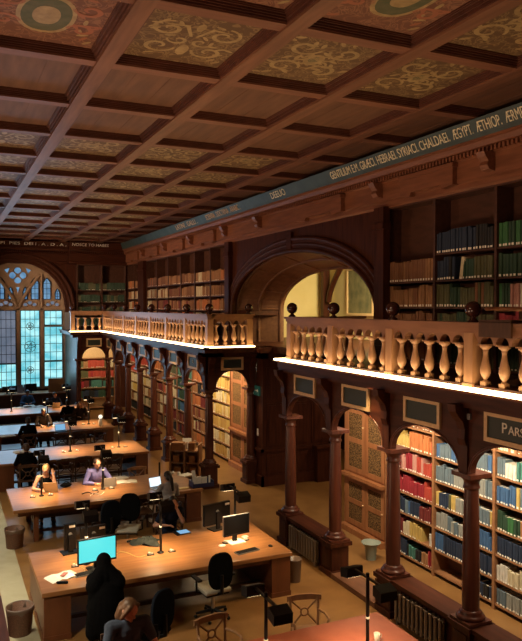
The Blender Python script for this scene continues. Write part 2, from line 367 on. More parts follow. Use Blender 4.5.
def frame_mesh(w, d, steps):
    # stepped moulding running round the inside of one coffer; steps: (inset, z, next inset)
    b = MB()
    for a, z, c in steps:
        x0, y0 = w/2 - a, d/2 - a; x1, y1 = w/2 - c, d/2 - c
        b.box(-x0, -y0, z, x0, -y1, 0.42); b.box(-x0, y1, z, x0, y0, 0.42)
        b.box(-x0, -y1, z, -x1, y1, 0.42); b.box(x1, -y1, z, x0, y1, 0.42)
    return b
CW, CD = 1.64, 1.98
STEPS = [(0.12, 0.085, 0.155), (0.155, 0.105, 0.18), (0.18, 0.118, 0.195)]
PZ = 0.135
def spiral(cx, cy, r0, a0, turns, sgn, n=26):
    out = []
    for i in range(n):
        t = i/(n-1); r = r0*(1 - 0.85*t); a = a0 + sgn*turns*2*PI*t
        out.append((cx + r*math.cos(a), cy + r*math.sin(a)))
    return out
def ornament(b, kind, w, d):
    # flat painted work on the board: z just under it
    z = PZ - 0.004
    def rib(pts, wd, m):
        n = len(pts); b.ribbon([(x, y, z) for x, y in pts], [wd*(0.35 + 0.65*math.sin(PI*min(1, 0.12 + 0.88*i/(n-1)))) for i in range(n)], m=m)
    def leaf(x, y, a, l, wd, m):
        pts = []
        for i in range(9):
            t = 2*PI*i/9; px, py = math.cos(t)*l/2, math.sin(t)*wd/2
            pts.append((x + px*math.cos(a) - py*math.sin(a), y + px*math.sin(a) + py*math.cos(a), z + 0.001))
        b.add(pts, [tuple(range(8, -1, -1))], m)
    q = random.Random(len(kind)*17 + 3)
    hw, hd = w/2, d/2
    if kind == 'scroll':
        for sx in (-1, 1):
            rib([(sx*0.03, -hd*0.1), (sx*hw*0.25, -hd*0.45), (sx*hw*0.62, -hd*0.42)] , 0.06, 1)
            rib([(sx*x, y) for x, y in spiral(hw*0.52, -hd*0.28, hw*0.34, -PI/2, 1.3, 1)], 0.055, 1)
            rib([(sx*x, y) for x, y in spiral(hw*0.50, hd*0.40, hw*0.33, PI, 1.2, -1)], 0.055, 1)
            rib([(sx*x, y) for x, y in spiral(hw*0.22, hd*0.08, hw*0.22, 0, 1.0, 1)], 0.045, 1)
            for k in range(9):
                leaf(sx*hw*q.uniform(0.15, 0.85), hd*q.uniform(-0.75, 0.8), q.uniform(0, PI), 0.14, 0.05, 1)
        leaf(0, hd*0.45, PI/2, 0.34, 0.15, 1); leaf(0, -hd*0.45, PI/2, 0.22, 0.10, 1)
    elif kind == 'dense':
        for sx in (-1, 1):
            for sy in (-1, 1):
                rib([(sx*x, sy*y) for x, y in spiral(hw*0.45, hd*0.42, hw*0.36, PI, 1.2, 1)], 0.06, 1)
                rib([(sx*x, sy*y) for x, y in spiral(hw*0.2, hd*0.15, hw*0.18, 0, 1.0, -1)], 0.05, 1)
            for k in range(14):
                leaf(sx*hw*q.uniform(0.05, 0.9), hd*q.uniform(-0.85, 0.85), q.uniform(0, PI), 0.15, 0.06, 1)
        leaf(0, 0, PI/2, 0.40, 0.26, 1); leaf(0, 0, PI/2, 0.26, 0.15, 2)
    elif kind == 'shield':
        o = [(hw*0.42*math.copysign(abs(math.sin(t))**0.8, math.sin(t)), hd*0.55*math.cos(t)) for t in [2*PI*i/24 for i in range(24)]]
        b.add([(x*1.18, y*1.14, z) for x, y in o], [tuple(range(24))], 1)
        b.add([(x, y, z - 0.002) for x, y in o], [tuple(range(24))], 2)
        b.add([(x*0.55, y*0.55, z - 0.004) for x, y in o], [tuple(range(24))], 4)
        for sx in (-1, 1):
            for sy in (-1, 1):
                rib([(sx*x, sy*y) for x, y in spiral(hw*0.66, hd*0.35, hw*0.26, PI, 1.2, 1)], 0.06, 3)
            for k in range(12):
                leaf(sx*hw*q.uniform(0.5, 0.95), hd*q.uniform(-0.92, 0.92), q.uniform(0, PI), 0.15, 0.055, 3 if k % 3 else 1)
    return b
def panel_mesh(kind):
    w, d = CW - 0.38, CD - 0.38
    b = MB(); b.box(-w/2, -d/2, PZ, w/2, d/2, 0.42)
    if kind == 'plain':
        for k in (-0.22, 0.16): b.box(k*w-0.006, -d/2, PZ-0.005, k*w+0.006, d/2, PZ, 0)
        return b.mesh('coffer_board', ['panel'])
    ornament(b, kind, w, d)
    ground = 'redground' if kind == 'shield' else 'painted'
    return b.mesh('coffer_board', [ground, 'gold', 'greenpaint', 'redpaint', 'gold'])
PM = {k: panel_mesh(k) for k in ('plain', 'scroll', 'dense', 'shield')}
FM = frame_mesh(CW, CD, STEPS).mesh('coffer_moulding', ['coffer'])
def pick(c, r):
    if r <= 0: return 'plain' if r < -1 else ('shield' if c != 3 else 'dense')
    if r == 1: return 'shield' if c == 0 else ('scroll' if c in (1,) else 'dense')
    if r in (2, 3): return 'plain'
    return 'dense' if (r + c) % 2 else 'scroll'
for c in range(5):
    for r in range(len(BY)-1):
        cx, cy = BX[c] + CW/2, (BY[r] + BY[r+1])/2
        if c == 4: cx = BX[4] + CW/2
        if c == 0 and r < 1: continue
        fo = bpy.data.objects.new('coffer_moulding', FM); COL.objects.link(fo); fo.parent = ceil; fo.location = (cx, cy, ZC)
        k = pick(c, r - 1) if c < 4 else 'plain'
        po = bpy.data.objects.new('coffer_panel', PM[k]); COL.objects.link(po); po.parent = ceil; po.location = (cx, cy, ZC)

# ---- walls
def ell(cy, a, b, zs, n=28, t0=0, t1=PI):
    return [(cy + a*math.cos(t0 + (t1-t0)*i/n), zs + b*math.sin(t0 + (t1-t0)*i/n)) for i in range(n+1)]
AY, AZ = 15.93, 4.9               # big arch: centre along the wall, springing height
w = MB()
w.box(8.62, YB, 0, 8.8, 11.75, 8.4); w.box(8.62, 11.75, 0, 8.8, 13.4, 3.85); w.box(8.62, 20.1, 0, 8.8, YE+0.2, 8.4); w.box(8.62, 18.3, 0, 8.8, 20.1, 3.85)
poly = [(11.75, 3.9), (AY-3.95, 3.9)] + ell(AY, 3.95, 1.52, AZ)[::-1] + [(AY+3.95, 3.9), (20.1, 3.9), (20.1, 8.0), (11.75, 8.0)]
w.prism(poly, 'x', 8.2, 8.38)
w.box(8.38, 11.75, 3.9, 8.62, 11.95, 8.4); w.box(8.38, 19.9, 3.9, 8.62, 20.1, 8.4)
for y in (11.78, 20.08):          # pilasters between the arch and the bookcases
    w.box(8.06, y-0.17, 3.9, 8.22, y+0.17, 7.0); w.box(8.02, y-0.21, 6.55, 8.22, y+0.21, 6.68); w.box(8.02, y-0.21, 3.9, 8.22, y+0.21, 4.2)
w.box(8.06, 30.45-0.5, 3.9, 8.62, 30.45+0.45, 7.0); w.box(8.02, 29.9, 6.6, 8.2, 30.95, 6.7)
tag(w.build('wall_right', 'dark_z'), kind='structure')
# splayed reveal of the arch with its boarded panels
rv = MB(); n = 28
fr = [(AY+3.95, 3.9)] + ell(AY, 3.95, 1.52, AZ, n) + [(AY-3.95, 3.9)]
bk = [(AY+3.25, 3.9)] + ell(AY, 3.25, 1.12, AZ, n) + [(AY-3.25, 3.9)]
vs = [(8.36, a, b) for a, b in fr] + [(9.5, a, b) for a, b in bk]; L = len(fr)
rv.add(vs, [(i, i+1, L+i+1, L+i) for i in range(L-1)], 0)
for t in (0.0, 0.5, 1.0):
    rv.tube([(8.36 + 1.14*t, a*(1-t) + c*t, b*(1-t) + d*t - 0.0) for (a, b), (c, d) in zip(fr, bk)], 0.05, 6, 0)
for i in range(1, L, 4):
    rv.tube([(8.36, *fr[i]), (9.5, *bk[i])], 0.035, 6, 0)
poly = [(AY+4.3, 3.9), (AY+3.25, 3.9)] + ell(AY, 3.25, 1.12, AZ) + [(AY-3.25, 3.9), (AY-4.3, 3.9), (AY-4.3, 8.0), (AY+4.3, 8.0)]
rv.prism(poly, 'x', 9.5, 9.62)
tag(rv.build('trim_1', 'shelf'), label=None, kind='structure')
ring = MB()
for rr, xx, rad in ((0.0, 8.17, 0.07), (0.16, 8.18, 0.05), (0.30, 8.18, 0.06)):
    ring.tube([(xx, a, b) for a, b in [(AY+3.95+rr, 3.95)] + ell(AY, 3.95+rr, 1.52+rr, AZ) + [(AY-3.95-rr, 3.95)]], rad, 8)
kb = ell(AY, 4.0, 1.57, AZ); ko = ell(AY, 4.22, 1.79, AZ)
ring.add([(8.15, a, b) for a, b in kb] + [(8.15, a, b) for a, b in ko], [(i, i+1, len(kb)+i+1, len(kb)+i) for i in range(len(kb)-1)])
ring.box(8.12, AY-0.13, AZ+1.50, 8.2, AY+0.13, AZ+2.0)
ring.box(8.10, 19.86, AZ-0.14, 9.5, 19.9, AZ-0.02); ring.box(8.36, 19.2, 4.72, 9.45, 19.9, 4.86)
tag(ring.build('trim_2', 'dark_y'), kind='structure')
# room of the bay beyond the arch
bay = MB()
bay.box(12.6, 10.5, 3.8, 12.75, 22, 8.4); bay.box(9.62, 10.4, 3.8, 12.75, 10.6, 8.4); bay.box(9.62, 21.6, 3.8, 12.75, 21.8, 8.4)
tag(bay.build('wall_bay', 'plaster'), kind='structure')
bf = MB().box(8.2, 11.75, 3.72, 12.7, 21.7, 3.9)
tag(bf.build('floor_bay', 'dark_x'), kind='structure')
lw = MB(); lw.box(12.6, 8.8, 0, 12.75, 22, 3.75); lw.box(8.8, 13.3, 0, 12.7, 13.4, 3.72); lw.box(10.4, 21.6, 0, 12.7, 21.7, 3.72)
tag(lw.build('wall_passage', 'dark_z'), kind='structure')
# panelled pier and passage side wall with the exit sign
pp = MB()
pp.box(8.0, 17.25, 0, 8.62, 18.25, 3.72); pp.box(8.62, 17.25, 0, 10.3, 17.45, 3.72); pp.box(10.1, 17.25, 0, 10.3, 21.6, 3.72)
pp.box(7.95, 17.20, 0, 10.34, 17.26, 0.28); pp.box(7.95, 17.2, 0, 8.02, 18.25, 0.28); pp.box(7.95, 17.2, 0.95, 8.02, 18.25, 1.03); pp.box(7.95, 17.2, 0.95, 10.34, 17.26, 1.03)
for x0, x1 in ((8.12, 8.7), (8.82, 9.42), (9.54, 10.2)):
    for z0, z1 in ((0.36, 0.88), (1.12, 2.3), (2.4, 3.3)):
        pp.box(x0, 17.225, z0, x1, 17.25, z1); pp.box(x0+0.06, 17.21, z0+0.06, x1-0.06, 17.25, z1-0.06)
pp.box(7.9, 17.1, 3.55, 10.4, 17.5, 3.8); pp.box(7.9, 17.1, 3.55, 8.1, 18.3, 3.8); pp.box(7.82, 17.0, 3.72, 10.45, 17.5, 3.86)
pp.box(9.6, 17.0, 0, 10.1, 17.25, 0.95); pp.box(9.55, 16.95, 0.95, 10.15, 17.25, 1.03)
tag(pp.build('wall_pier', 'dark_z'), kind='structure')
# timber framing seen through the arch
tf = thing('timber_frame', 'dark timber post with a curved brace before the yellow wall beyond the arch', 'timber frame', (12.1, 17.2, 3.9))
def ywall(px, x): r = _ray(px, 300); return x*r.y/r.x
yp = ywall(324.5, 12.2)
MB().box(12.1, yp-0.10, 3.9, 12.35, yp+0.10, 8.2).build('post', 'dark_z', tf)
ys = ywall(328, 12.2); yq = ywall(344, 12.2)
MB().tube([(12.22, ys + (yq-ys)*t**1.25, 5.15 + 1.35*t**0.8) for t in [i/10 for i in range(11)]], 0.10, 6).build('brace', 'dark_z', tf)
MB().box(12.1, 11.0, 6.75, 12.35, 21.0, 7.0).build('tie_beam', 'dark_y', tf)
yg = ywall(296, 12.3)
tag(MB().box(12.4, yg-0.16, 3.9, 12.6, yg+0.16, 7.5).build('trim_10', 'stonegrey'), kind='structure')
y0, y1 = ywall(346, 12.5), ywall(373, 12.5)
pf = thing('framed_tapestry', 'framed dull green hanging on the yellow wall beyond the arch', 'picture', (12.55, (y0+y1)/2, 4.9))
MB().box(12.54, y0, 4.75, 12.6, y1, 6.2).build('hanging', 'tapestry', pf)
fm = MB()
for a, b, c, d in ((y0-0.08, 4.68, y0, 6.28), (y1, 4.68, y1+0.08, 6.28), (y0-0.08, 6.2, y1+0.08, 6.28), (y0-0.08, 4.68, y1+0.08, 4.76)): fm.box(12.5, a, b, 12.6, c, d)
fm.build('frame', 'frame', pf)

# ---- cornice along the right wall
def cornice(b, a0, a1, fn):
    prof = [(0.42, 6.98), (0.0, 6.98), (-0.04, 7.02), (-0.04, 7.10), (-0.10, 7.13), (-0.10, 7.47), (-0.15, 7.50), (-0.15, 7.585), (-0.22, 7.60), (-0.25, 7.68), (-0.30, 7.70), (-0.30, 7.735), (0.42, 7.735)]
    n = len(prof); vs = [fn(d, a0, z) for d, z in prof] + [fn(d, a1, z) for d, z in prof]
    b.add(vs, [(i, (i+1) % n, (i+1) % n + n, i+n) for i in range(n)] + [tuple(range(n-1, -1, -1)), tuple(range(n, 2*n))])
    k = a0
    while k < a1:                                       # dentils
        p = fn(-0.21, k, 7.50); q = fn(-0.15, k+0.045, 7.575); b.box(*p, *q); k += 0.09
right = lambda d, a, z: (XB + d, a, z)
endw = lambda d, a, z: (a, YE - 0.4 + d, z)
cb = MB(); cornice(cb, YB, YE-0.45, right)
cor = tag(cb.build('trim_3', 'cornice'), kind='structure')
def bracket(y):
    pr = [(8.1, 7.18), (7.98, 7.20), (7.93, 7.27), (7.96, 7.33), (7.90, 7.40), (7.86, 7.48), (8.1, 7.49)]
    MB().prism(pr, 'y', y-0.09, y+0.09).build('bracket', 'cornice', cor)
def raised(y, wd):
    b = MB(); h = wd/2
    b.prism([(y-h, 7.46), (y+h, 7.46), (y+h, 7.10), (y+h*0.62, 7.06), (y+h*0.55, 7.14), (y-h*0.55, 7.14), (y-h*0.62, 7.06), (y-h, 7.10)], 'x', 8.0, 8.12)
    b.box(7.97, y-h-0.03, 7.40, 8.1, y+h+0.03, 7.475)
    b.build('raised_panel', 'cornice', cor)
for y in (11.78, 8.65, 5.5, 17.6, 20.15, 23.4, 26.6, 29.9): bracket(y)
for y, wd in ((10.22, 1.5), (7.1, 1.5), (14.2, 2.1), (21.8, 1.5), (25.0, 1.5), (28.3, 1.5), (31.5, 1.5)): raised(y, wd)
tb = MB(); prof = [(7.90, 7.735), (7.76, 8.0), (8.0, 8.0), (8.0, 7.735)]
tb.prism(prof, 'y', YB, YE-0.4)
tb.prism([(7.885, 7.725), (7.87, 7.755), (7.92, 7.755), (7.92, 7.725)], 'y', YB, YE-0.4)
tz = tag(tb.build('trim_4', ['teal']), kind='structure')
def frieze_text(txt, y_left, y_right, tint='letter', size=0.245):
    me = text_mesh(txt, size, tint)
    wd = max(v.co.x for v in me.vertices) - min(v.co.x for v in me.vertices)
    sx = (y_left - y_right)/wd
    for v in me.vertices: v.co.x *= sx
    o = bpy.data.objects.new('lettering', me); COL.objects.link(o); o.parent = tz
    # text x -> -Y, text y -> up along the leaning band
    up = Vector((7.76-7.90, 0, 8.0-7.735)).normalized(); xx = Vector((0,-1,0)); nn = xx.cross(up)
    m = Matrix((xx, up, nn)).transposed().to_4x4(); m.translation = Vector((7.826, (y_left+y_right)/2, 7.868))
    o.matrix_local = m
def yfr(px): r = _ray(px, 180); return 7.83*r.y/r.x
frieze_text('GENTILIUM E.M. GRÆCI. HEBRAEI. SYRIACI. CHALDAEI.', yfr(331), yfr(449))
frieze_text('ÆGYPT.  ÆTHIOP.  ÆRMEN.', yfr(452.5), yfr(531))
frieze_text('DEEUO', yfr(271), yfr(285))
frieze_text('SCIENTIA . DOCTRINA . ARABIC .', yfr(206), yfr(240), 'frame')
frieze_text('LATINI . GALLI .', yfr(176), yfr(197), 'frame')

# ---- end wall with the great window
WX, WR, WS = 3.17, 2.12, 4.9
e = MB()
poly = [(XL, 0), (WX-WR, 0), (WX-WR, WS)] + ell(WX, WR, WR, WS)[::-1][1:-1] + [(WX+WR, WS), (WX+WR, 0), (XB+0.6, 0), (XB+0.6, 8.4), (XL, 8.4)]
e.prism(poly, 'y', YE, YE+0.2); e.box(WX-WR, YE, 0, WX+WR, YE+0.2, 1.1)
tag(e.build('wall_end', 'dark_z'), kind='structure')
cs = MB()                                               # broad casing round the window
for rr, yy, rad in ((0.06, YE-0.02, 0.06), (0.22, YE-0.06, 0.07), (0.40, YE-0.10, 0.08)):
    cs.tube([(a, yy, b) for a, b in [(WX+WR+rr, 1.1)] + ell(WX, WR+rr, WR+rr, WS) + [(WX-WR-rr, 1.1)]], rad, 8)
a1 = [(WX+WR, 0.9)] + ell(WX, WR, WR, WS) + [(WX-WR, 0.9)]; a2 = [(WX+WR+0.42, 0.9)] + ell(WX, WR+0.42, WR+0.42, WS) + [(WX-WR-0.42, 0.9)]
cs.add([(a, YE-0.03, b) for a, b in a1] + [(a, YE-0.12, b) for a, b in a2], [(i, i+1, len(a1)+i+1, len(a1)+i) for i in range(len(a1)-1)])
tag(cs.build('trim_5', 'dark_z'), kind='structure')
jb = MB().box(WX+WR-0.02, YE-0.14, 1.0, WX+WR+0.36, YE-0.02, WS-0.2)
tag(jb.build('trim_6', 'stonegrey'), kind='structure')
win = MB()
win.prism([(WX-WR, 1.1), (WX+WR, 1.1)] + ell(WX, WR, WR, WS), 'y', YE+0.12, YE+0.24)
LW = 2*WR/4
for k in (1, 2, 3):
    win.box(WX-WR+LW*k-0.075, YE-0.02, 1.1, WX-WR+LW*k+0.075, YE+0.14, WS-0.0)
win.box(WX-WR, YE-0.02, WS-0.09, WX+WR, YE+0.14, WS+0.06)
for sx in (-1, 1):                                       # bars of the Y tracery
    win.tube([(WX+sx*(0.06 + 0.9*t), YE+0.06, WS+0.1 + 1.35*t**0.8 + 0.1*t) for t in [i/8 for i in range(9)]], 0.085, 6)
    win.tube([(WX+sx*(LW*1.0), YE+0.06, WS), (WX+sx*LW, YE+0.06, WS+1.62)], 0.06, 6)
wo = tag(win.build('window_1', ['stone']), kind='structure')
def light(x0, x1, z0, z1, m, grid, ogee=None):
    # one glazed light: the pane with its lead, set before the stone
    b = MB(); y = YE + 0.105
    if ogee: outline = [(x0, z0), (x1, z0), (x1, z1-ogee), ((x0+x1)/2+(x1-x0)*0.22, z1-ogee*0.3), ((x0+x1)/2, z1), ((x0+x1)/2-(x1-x0)*0.22, z1-ogee*0.3), (x0, z1-ogee)]
    else: outline = [(x0, z0), (x1, z0), (x1, z1), (x0, z1)]
    b.prism(outline, 'y', y, y+0.02, 0)
    nx, nz = grid
    for i in range(1, nx): X = x0+(x1-x0)*i/nx; b.box(X-0.011, y-0.012, z0, X+0.011, y, z1-(ogee or 0)*0.4, 1)
    for j in range(1, nz): Z = z0+(z1-z0)*j/nz; b.box(x0, y-0.012, Z-0.011, x1, y, Z+0.011, 1)
    return b, outline, y
def finish(b, outline, y, m, name='pane'):
    b.tube([(a, y-0.02, c) for a, c in outline], 0.028, 5, 1, closed=True, smooth=False)
    b.build(name, [m, 'lead'], wo)
for k in range(4):
    x0 = WX-WR+LW*k + (0.10 if k else 0.12); x1 = WX-WR+LW*(k+1) - (0.10 if k < 3 else 0.12)
    if k < 2:
        b, o, y = light(x0, x1, 2.35, WS-0.12, None, (4, 6)); finish(b, o, y, 'panegrey', 'blind_pane')
        b, o, y = light(x0, x1, 1.2, 2.3, None, (4, 3)); finish(b, o, y, 'pane')
    elif k == 2:
        b, o, y = light(x0, x1, 1.2, WS-0.12, None, (4, 9))
        for zc, s in ((2.0, 0.16), (3.1, 0.26), (4.05, 0.17)):
            b.tube([((x0+x1)/2 + s*math.cos(2*PI*i/10), y-0.01, zc + s*math.sin(2*PI*i/10)) for i in range(10)], 0.014, 5, 1, closed=True)
            for q in range(5): b.tube([((x0+x1)/2 + s*0.8*math.cos(2.5*q), y-0.008, zc + s*0.8*math.sin(2.5*q)), ((x0+x1)/2 + s*0.8*math.cos(2.5*q+2.5), y-0.008, zc + s*0.8*math.sin(2.5*q+2.5))], 0.012, 4, 1)
        b.tube([(a, y-0.02, c) for a, c in o], 0.028, 5, 1, closed=True, smooth=False); b.build('pane', ['pane', 'lead', 'panegrey'], wo)
    else:
        b, o, y = light(x0, x1, 1.2, 2.36, None, (3, 3)); finish(b, o, y, 'pane')
        b, o, y = light(x0, x1, 2.42, 4.02, None, (3, 4)); finish(b, o, y, 'pane')
        b, o, y = light(x0+0.02, x1-0.02, 4.10, WS-0.12, None, (3, 2)); finish(b, o, y, 'pane')
for sx in (-1, 1):
    for xc, wd, zt in ((0.32, 0.20, 1.00), (0.76, 0.34, 1.44), (1.30, 0.34, 1.44), (1.78, 0.22, 0.95)):
        x0, x1 = WX+sx*xc-wd/2, WX+sx*xc+wd/2
        if xc == 0.30: x0 += sx*0.05; x1 += sx*0.05
        b, o, y = light(x0, x1, WS+0.42, WS+zt-0.02, None, (2 if wd > 0.2 else 1, 4), 0.22); finish(b, o, y, 'paneblue')
    for xc in (0.53, 1.55):                              # three-lobed heads over each light
        b = MB(); y = YE+0.10
        for dx, dz, r in ((-0.2, 0.17, 0.12), (0, 0.25, 0.13), (0.2, 0.17, 0.12)):
            pts = [(WX+sx*xc+dx + r*math.cos(2*PI*i/12), WS+dz + r*0.8*math.sin(2*PI*i/12)) for i in range(12)]
            b.prism(pts, 'y', y, y+0.02, 0); b.tube([(a, y-0.01, c) for a, c in pts], 0.025, 5, 1, closed=True)
        b.build('pane', ['panegrey' if 1 else 'pane', 'stone'], wo)
b = MB(); y = YE+0.10
for k in range(4):
    pts = [(WX + 0.22*math.cos(PI/2*k) + 0.175*math.cos(2*PI*i/12), WS+1.52 + 0.22*math.sin(PI/2*k) + 0.175*math.sin(2*PI*i/12)) for i in range(12)]
    b.prism(pts, 'y', y+0.002*k, y+0.02+0.002*k, 0); b.tube([(a, y-0.01, c) for a, c in pts], 0.022, 5, 1, closed=True)
b.prism([(WX-0.09, WS+1.43), (WX+0.09, WS+1.43), (WX+0.09, WS+1.61), (WX-0.09, WS+1.61)], 'y', y-0.03, y, 1)
b.build('quatrefoil_pane', ['paneblue', 'stone'], wo)
for pts in ([(-0.09, 0.98), (0.09, 0.98), (0, 0.68)], [(0.34, 1.88), (0.60, 1.78), (0.45, 1.60)], [(-0.34, 1.88), (-0.60, 1.78), (-0.45, 1.60)]):
    b = MB(); p2 = [(WX+a, WS+c) for a, c in pts]; b.prism(p2, 'y', y, y+0.02); b.tube([(a, y-0.01, c) for a, c in p2], 0.02, 5, 1, closed=True); b.build('pane', ['paneblue', 'stone'], wo)
# cornice on the end wall with its white motto
cb = MB(); cornice(cb, XL, 5.45, lambda d, a, z: (a, YE - 0.05 + d, z)); cornice(cb, 5.4, XB, endw)
tag(cb.build('trim_7', 'dark_x'), kind='structure')
tb = MB().prism([(YE-0.3, 7.735), (YE-0.46, 8.0), (YE, 8.0), (YE, 7.735)], 'x', XL, 5.45).prism([(YE-0.70, 7.735), (YE-0.86, 8.0), (YE, 8.0), (YE, 7.735)], 'x', 5.4, XB-0.3)
te = tag(tb.build('trim_8', ['dark_x']), kind='structure')
for txt, xa, xb, yy in (('I . A . D . A .', 3.9, 5.3, YE-0.47), ('NOSCE TO HABES', 5.5, 7.2, YE-0.87), ('PI  PIES  DEI', 2.4, 3.8, YE-0.47)):
    me = text_mesh(txt, 0.2, 'white'); wd = max(v.co.x for v in me.vertices)*2
    for v in me.vertices: v.co.x *= (xb-xa)/wd
    o = bpy.data.objects.new('lettering', me); COL.objects.link(o); o.parent = te
    o.location = ((xa+xb)/2, yy + 0.05, 7.87); o.rotation_euler = (PI/2 + 0.54, 0, 0)
# left wall and the wall behind the camera
tag(MB().box(XL-0.2, YB, 0, XL, YE+0.2, 8.4).build('wall_left', 'dark_z'), kind='structure')
tag(MB().box(XL-0.2, YB-0.2, 0, 12.9, YB, 8.4).build('wall_back', 'dark_z'), kind='structure')
# ================================================================== GALLERIES
XC = 6.65                       # axis of the arcade columns
ZG, ZK = 3.9, 2.70              # gallery floor, top of the capitals
BAY = 1.83
NEAR = [12.93 - BAY*k for k in range(5)]
FARY = [17.85 + BAY*k for k in range(8)]
def column_meshes():
    sh = MB().lathe([(0.118, 0.78), (0.122, 1.2), (0.112, 1.9), (0.098, 2.50)], n=16).mesh('column_shaft', ['col'])
    ba = MB().box(-0.20, -0.20, 0.62, 0.20, 0.20, 0.66).lathe([(0.185, 0.66), (0.20, 0.69), (0.185, 0.72), (0.15, 0.735), (0.16, 0.755), (0.125, 0.785)], n=18).mesh('column_base', ['col'])
    ca = MB().lathe([(0.10, 2.46), (0.118, 2.48), (0.118, 2.50), (0.105, 2.52), (0.105, 2.575), (0.15, 2.62), (0.16, 2.64)], n=16).box(-0.19, -0.19, 2.64, 0.19, 0.19, 2.70).mesh('column_capital', ['col'])
    pl = MB().box(-0.18, -0.18, 0.10, 0.18, 0.18, 0.55).box(-0.22, -0.22, 0, 0.22, 0.22, 0.10).box(-0.23, -0.23, 0.55, 0.23, 0.23, 0.62).box(-0.19, -0.13, 0.16, 0.19, 0.13, 0.48).mesh('column_plinth', ['dark_z'])
    return sh, ba, ca, pl
SH, BA, CA, PL = column_meshes()
def column(arc, x, y):
    def o(nm, me, par):
        q = bpy.data.objects.new(nm, me); COL.objects.link(q); q.parent = par; return q
    c = o('column', SH, arc); c.location = Vector((x, y, 0)) - arc.location
    o('base', BA, c); o('capital', CA, c); o('plinth', PL, c)
def arch_poly(u0, u1, half, rise, zt):
    uc = (u0+u1)/2
    return [(u0, ZK), (uc-half, ZK)] + [(uc - half*math.cos(PI*i/24), ZK + rise*math.sin(PI*i/24)) for i in range(1, 24)] + [(uc+half, ZK), (u1, ZK), (u1, zt), (u0, zt)]
def long_bay(arc, ya, yb):
    # spandrel wall with its arch between two columns of a side facing the hall
    b = MB().prism(arch_poly(ya, yb, abs(yb-ya)/2-0.10, 0.50, 3.66), 'x', XC-0.13, XC-0.02)
    b.box(XC-0.145, (ya+yb)/2-0.04, ZK+0.49, XC-0.05, (ya+yb)/2+0.04, ZK+0.56)
    b.build('arch_panel', 'dark_y', arc)
    ar = MB().tube([(XC-0.13, y, z) for y, z in [((ya+yb)/2 + (abs(yb-ya)/2-0.09)*math.cos(PI*i/20), ZK+0.51*math.sin(PI*i/20)) for i in range(21)]], 0.018, 5)
    ar.build('arch_moulding', 'col', arc)
def console_x(arc, x, y):
    pr = [(x, 3.66), (x, 3.10), (x-0.04, 3.08), (x-0.07, 3.18), (x-0.06, 3.30), (x-0.10, 3.42), (x-0.16, 3.48), (x-0.22, 3.56), (x-0.24, 3.66)]
    MB().prism(pr, 'y', y-0.08, y+0.08).box(x-0.03, y-0.09, ZK, x+0.02, y+0.09, 3.12).build('console', 'dark_z', arc)
def console_y(arc, x, y):
    pr = [(y, 3.66), (y, 3.10), (y-0.04, 3.08), (y-0.07, 3.18), (y-0.06, 3.30), (y-0.10, 3.42), (y-0.16, 3.48), (y-0.22, 3.56), (y-0.24, 3.66)]
    MB().prism(pr, 'x', x-0.08, x+0.08).box(x-0.09, y-0.03, ZK, x+0.09, y+0.02, 3.12).build('console', 'dark_z', arc)

# ---- near arcade
arcade = thing('arcade', 'dark oak arcade with radiators carrying the near gallery beside the big arch', 'arcade', (XC, 12.93, 0))
for y in NEAR: column(arcade, XC, y); console_x(arcade, XC-0.13, y)
for a, b in zip(NEAR, NEAR[1:]): long_bay(arcade, b, a)
NE0, NE1 = 4.6, 12.72           # ends of the near gallery
g = MB().box(6.42, NE0, 3.62, 6.9, 13.05, 3.74).box(6.30, NE0, 3.74, 8.2, 12.86, 3.86).box(6.25, NE0, 3.84, 6.8, 12.90, ZG).box(6.8, NE0, 3.86, 8.2, 12.86, ZG)
g.build('gallery_floor', 'dark_y', arcade)
for ya, yb in ((NEAR[1], NEAR[0]), (NEAR[3], NEAR[2]), (NEAR[4], NEAR[3])):       # low walls with ledge
    d = MB().box(XC-0.12, ya+0.2, 0, XC+0.12, yb-0.2, 0.56).box(XC-0.19, ya+0.2, 0.56, XC+0.22, yb-0.2, 0.62); d.build('low_wall', 'dark_y', arcade)
st = MB().box(XC-0.22, NEAR[2]+0.2, 0, XC+0.2, NEAR[1]-0.2, 0.09).box(XC-0.19, NEAR[2]+0.2, 0.09, XC-0.15, NEAR[2]+0.24, 0.5); st.build('threshold', 'shelf', arcade)
# ---- far arcade: returns towards the big arch, long side, returns to the window
XR = 7.9
arcf = thing('arcade', 'long dark oak arcade of narrow arches carrying the far gallery', 'arcade', (XC, FARY[0], 0))
for y in FARY: column(arcf, XC, y)
for y in FARY[:-1]: console_x(arcf, XC-0.13, y)
for a, b in zip(FARY, FARY[1:]): long_bay(arcf, a, b)
column(arcf, XR, FARY[0]); YF = FARY[-1]; column(arcf, 5.35, YF)
for x0, x1, y in ((XC, XR, FARY[0]), (5.35, XC, YF)):
    b = MB().prism(arch_poly(x0, x1, (x1-x0)/2-0.11, 0.50, 3.66), 'y', y-0.13, y-0.02); b.build('arch_panel', 'dark_x', arcf)
    MB().tube([(x, y-0.13, z) for x, z in [((x0+x1)/2 + ((x1-x0)/2-0.13)*math.cos(PI*i/20), ZK+0.51*math.sin(PI*i/20)) for i in range(21)]], 0.018, 5).build('arch_moulding', 'col', arcf)
for x in (XC, XR): console_y(arcf, x, FARY[0]-0.13)
for x in (5.35,): console_y(arcf, x, YF-0.13)
FE0, FE1 = 17.2, 30.4           # fronts of the returns
g = MB()
g.box(6.42, FE0+0.2, 3.62, 6.9, YF+0.1, 3.74); g.box(6.42, FE0+0.2, 3.62, 8.0, FE0+0.9, 3.74); g.box(5.1, FE1+0.2, 3.62, 6.9, FE1+0.8, 3.74)
g.box(6.30, FE0+0.05, 3.74, 8.2, YE-0.4, 3.86); g.box(4.98, FE1+0.05, 3.74, 8.2, YE-0.4, 3.86)
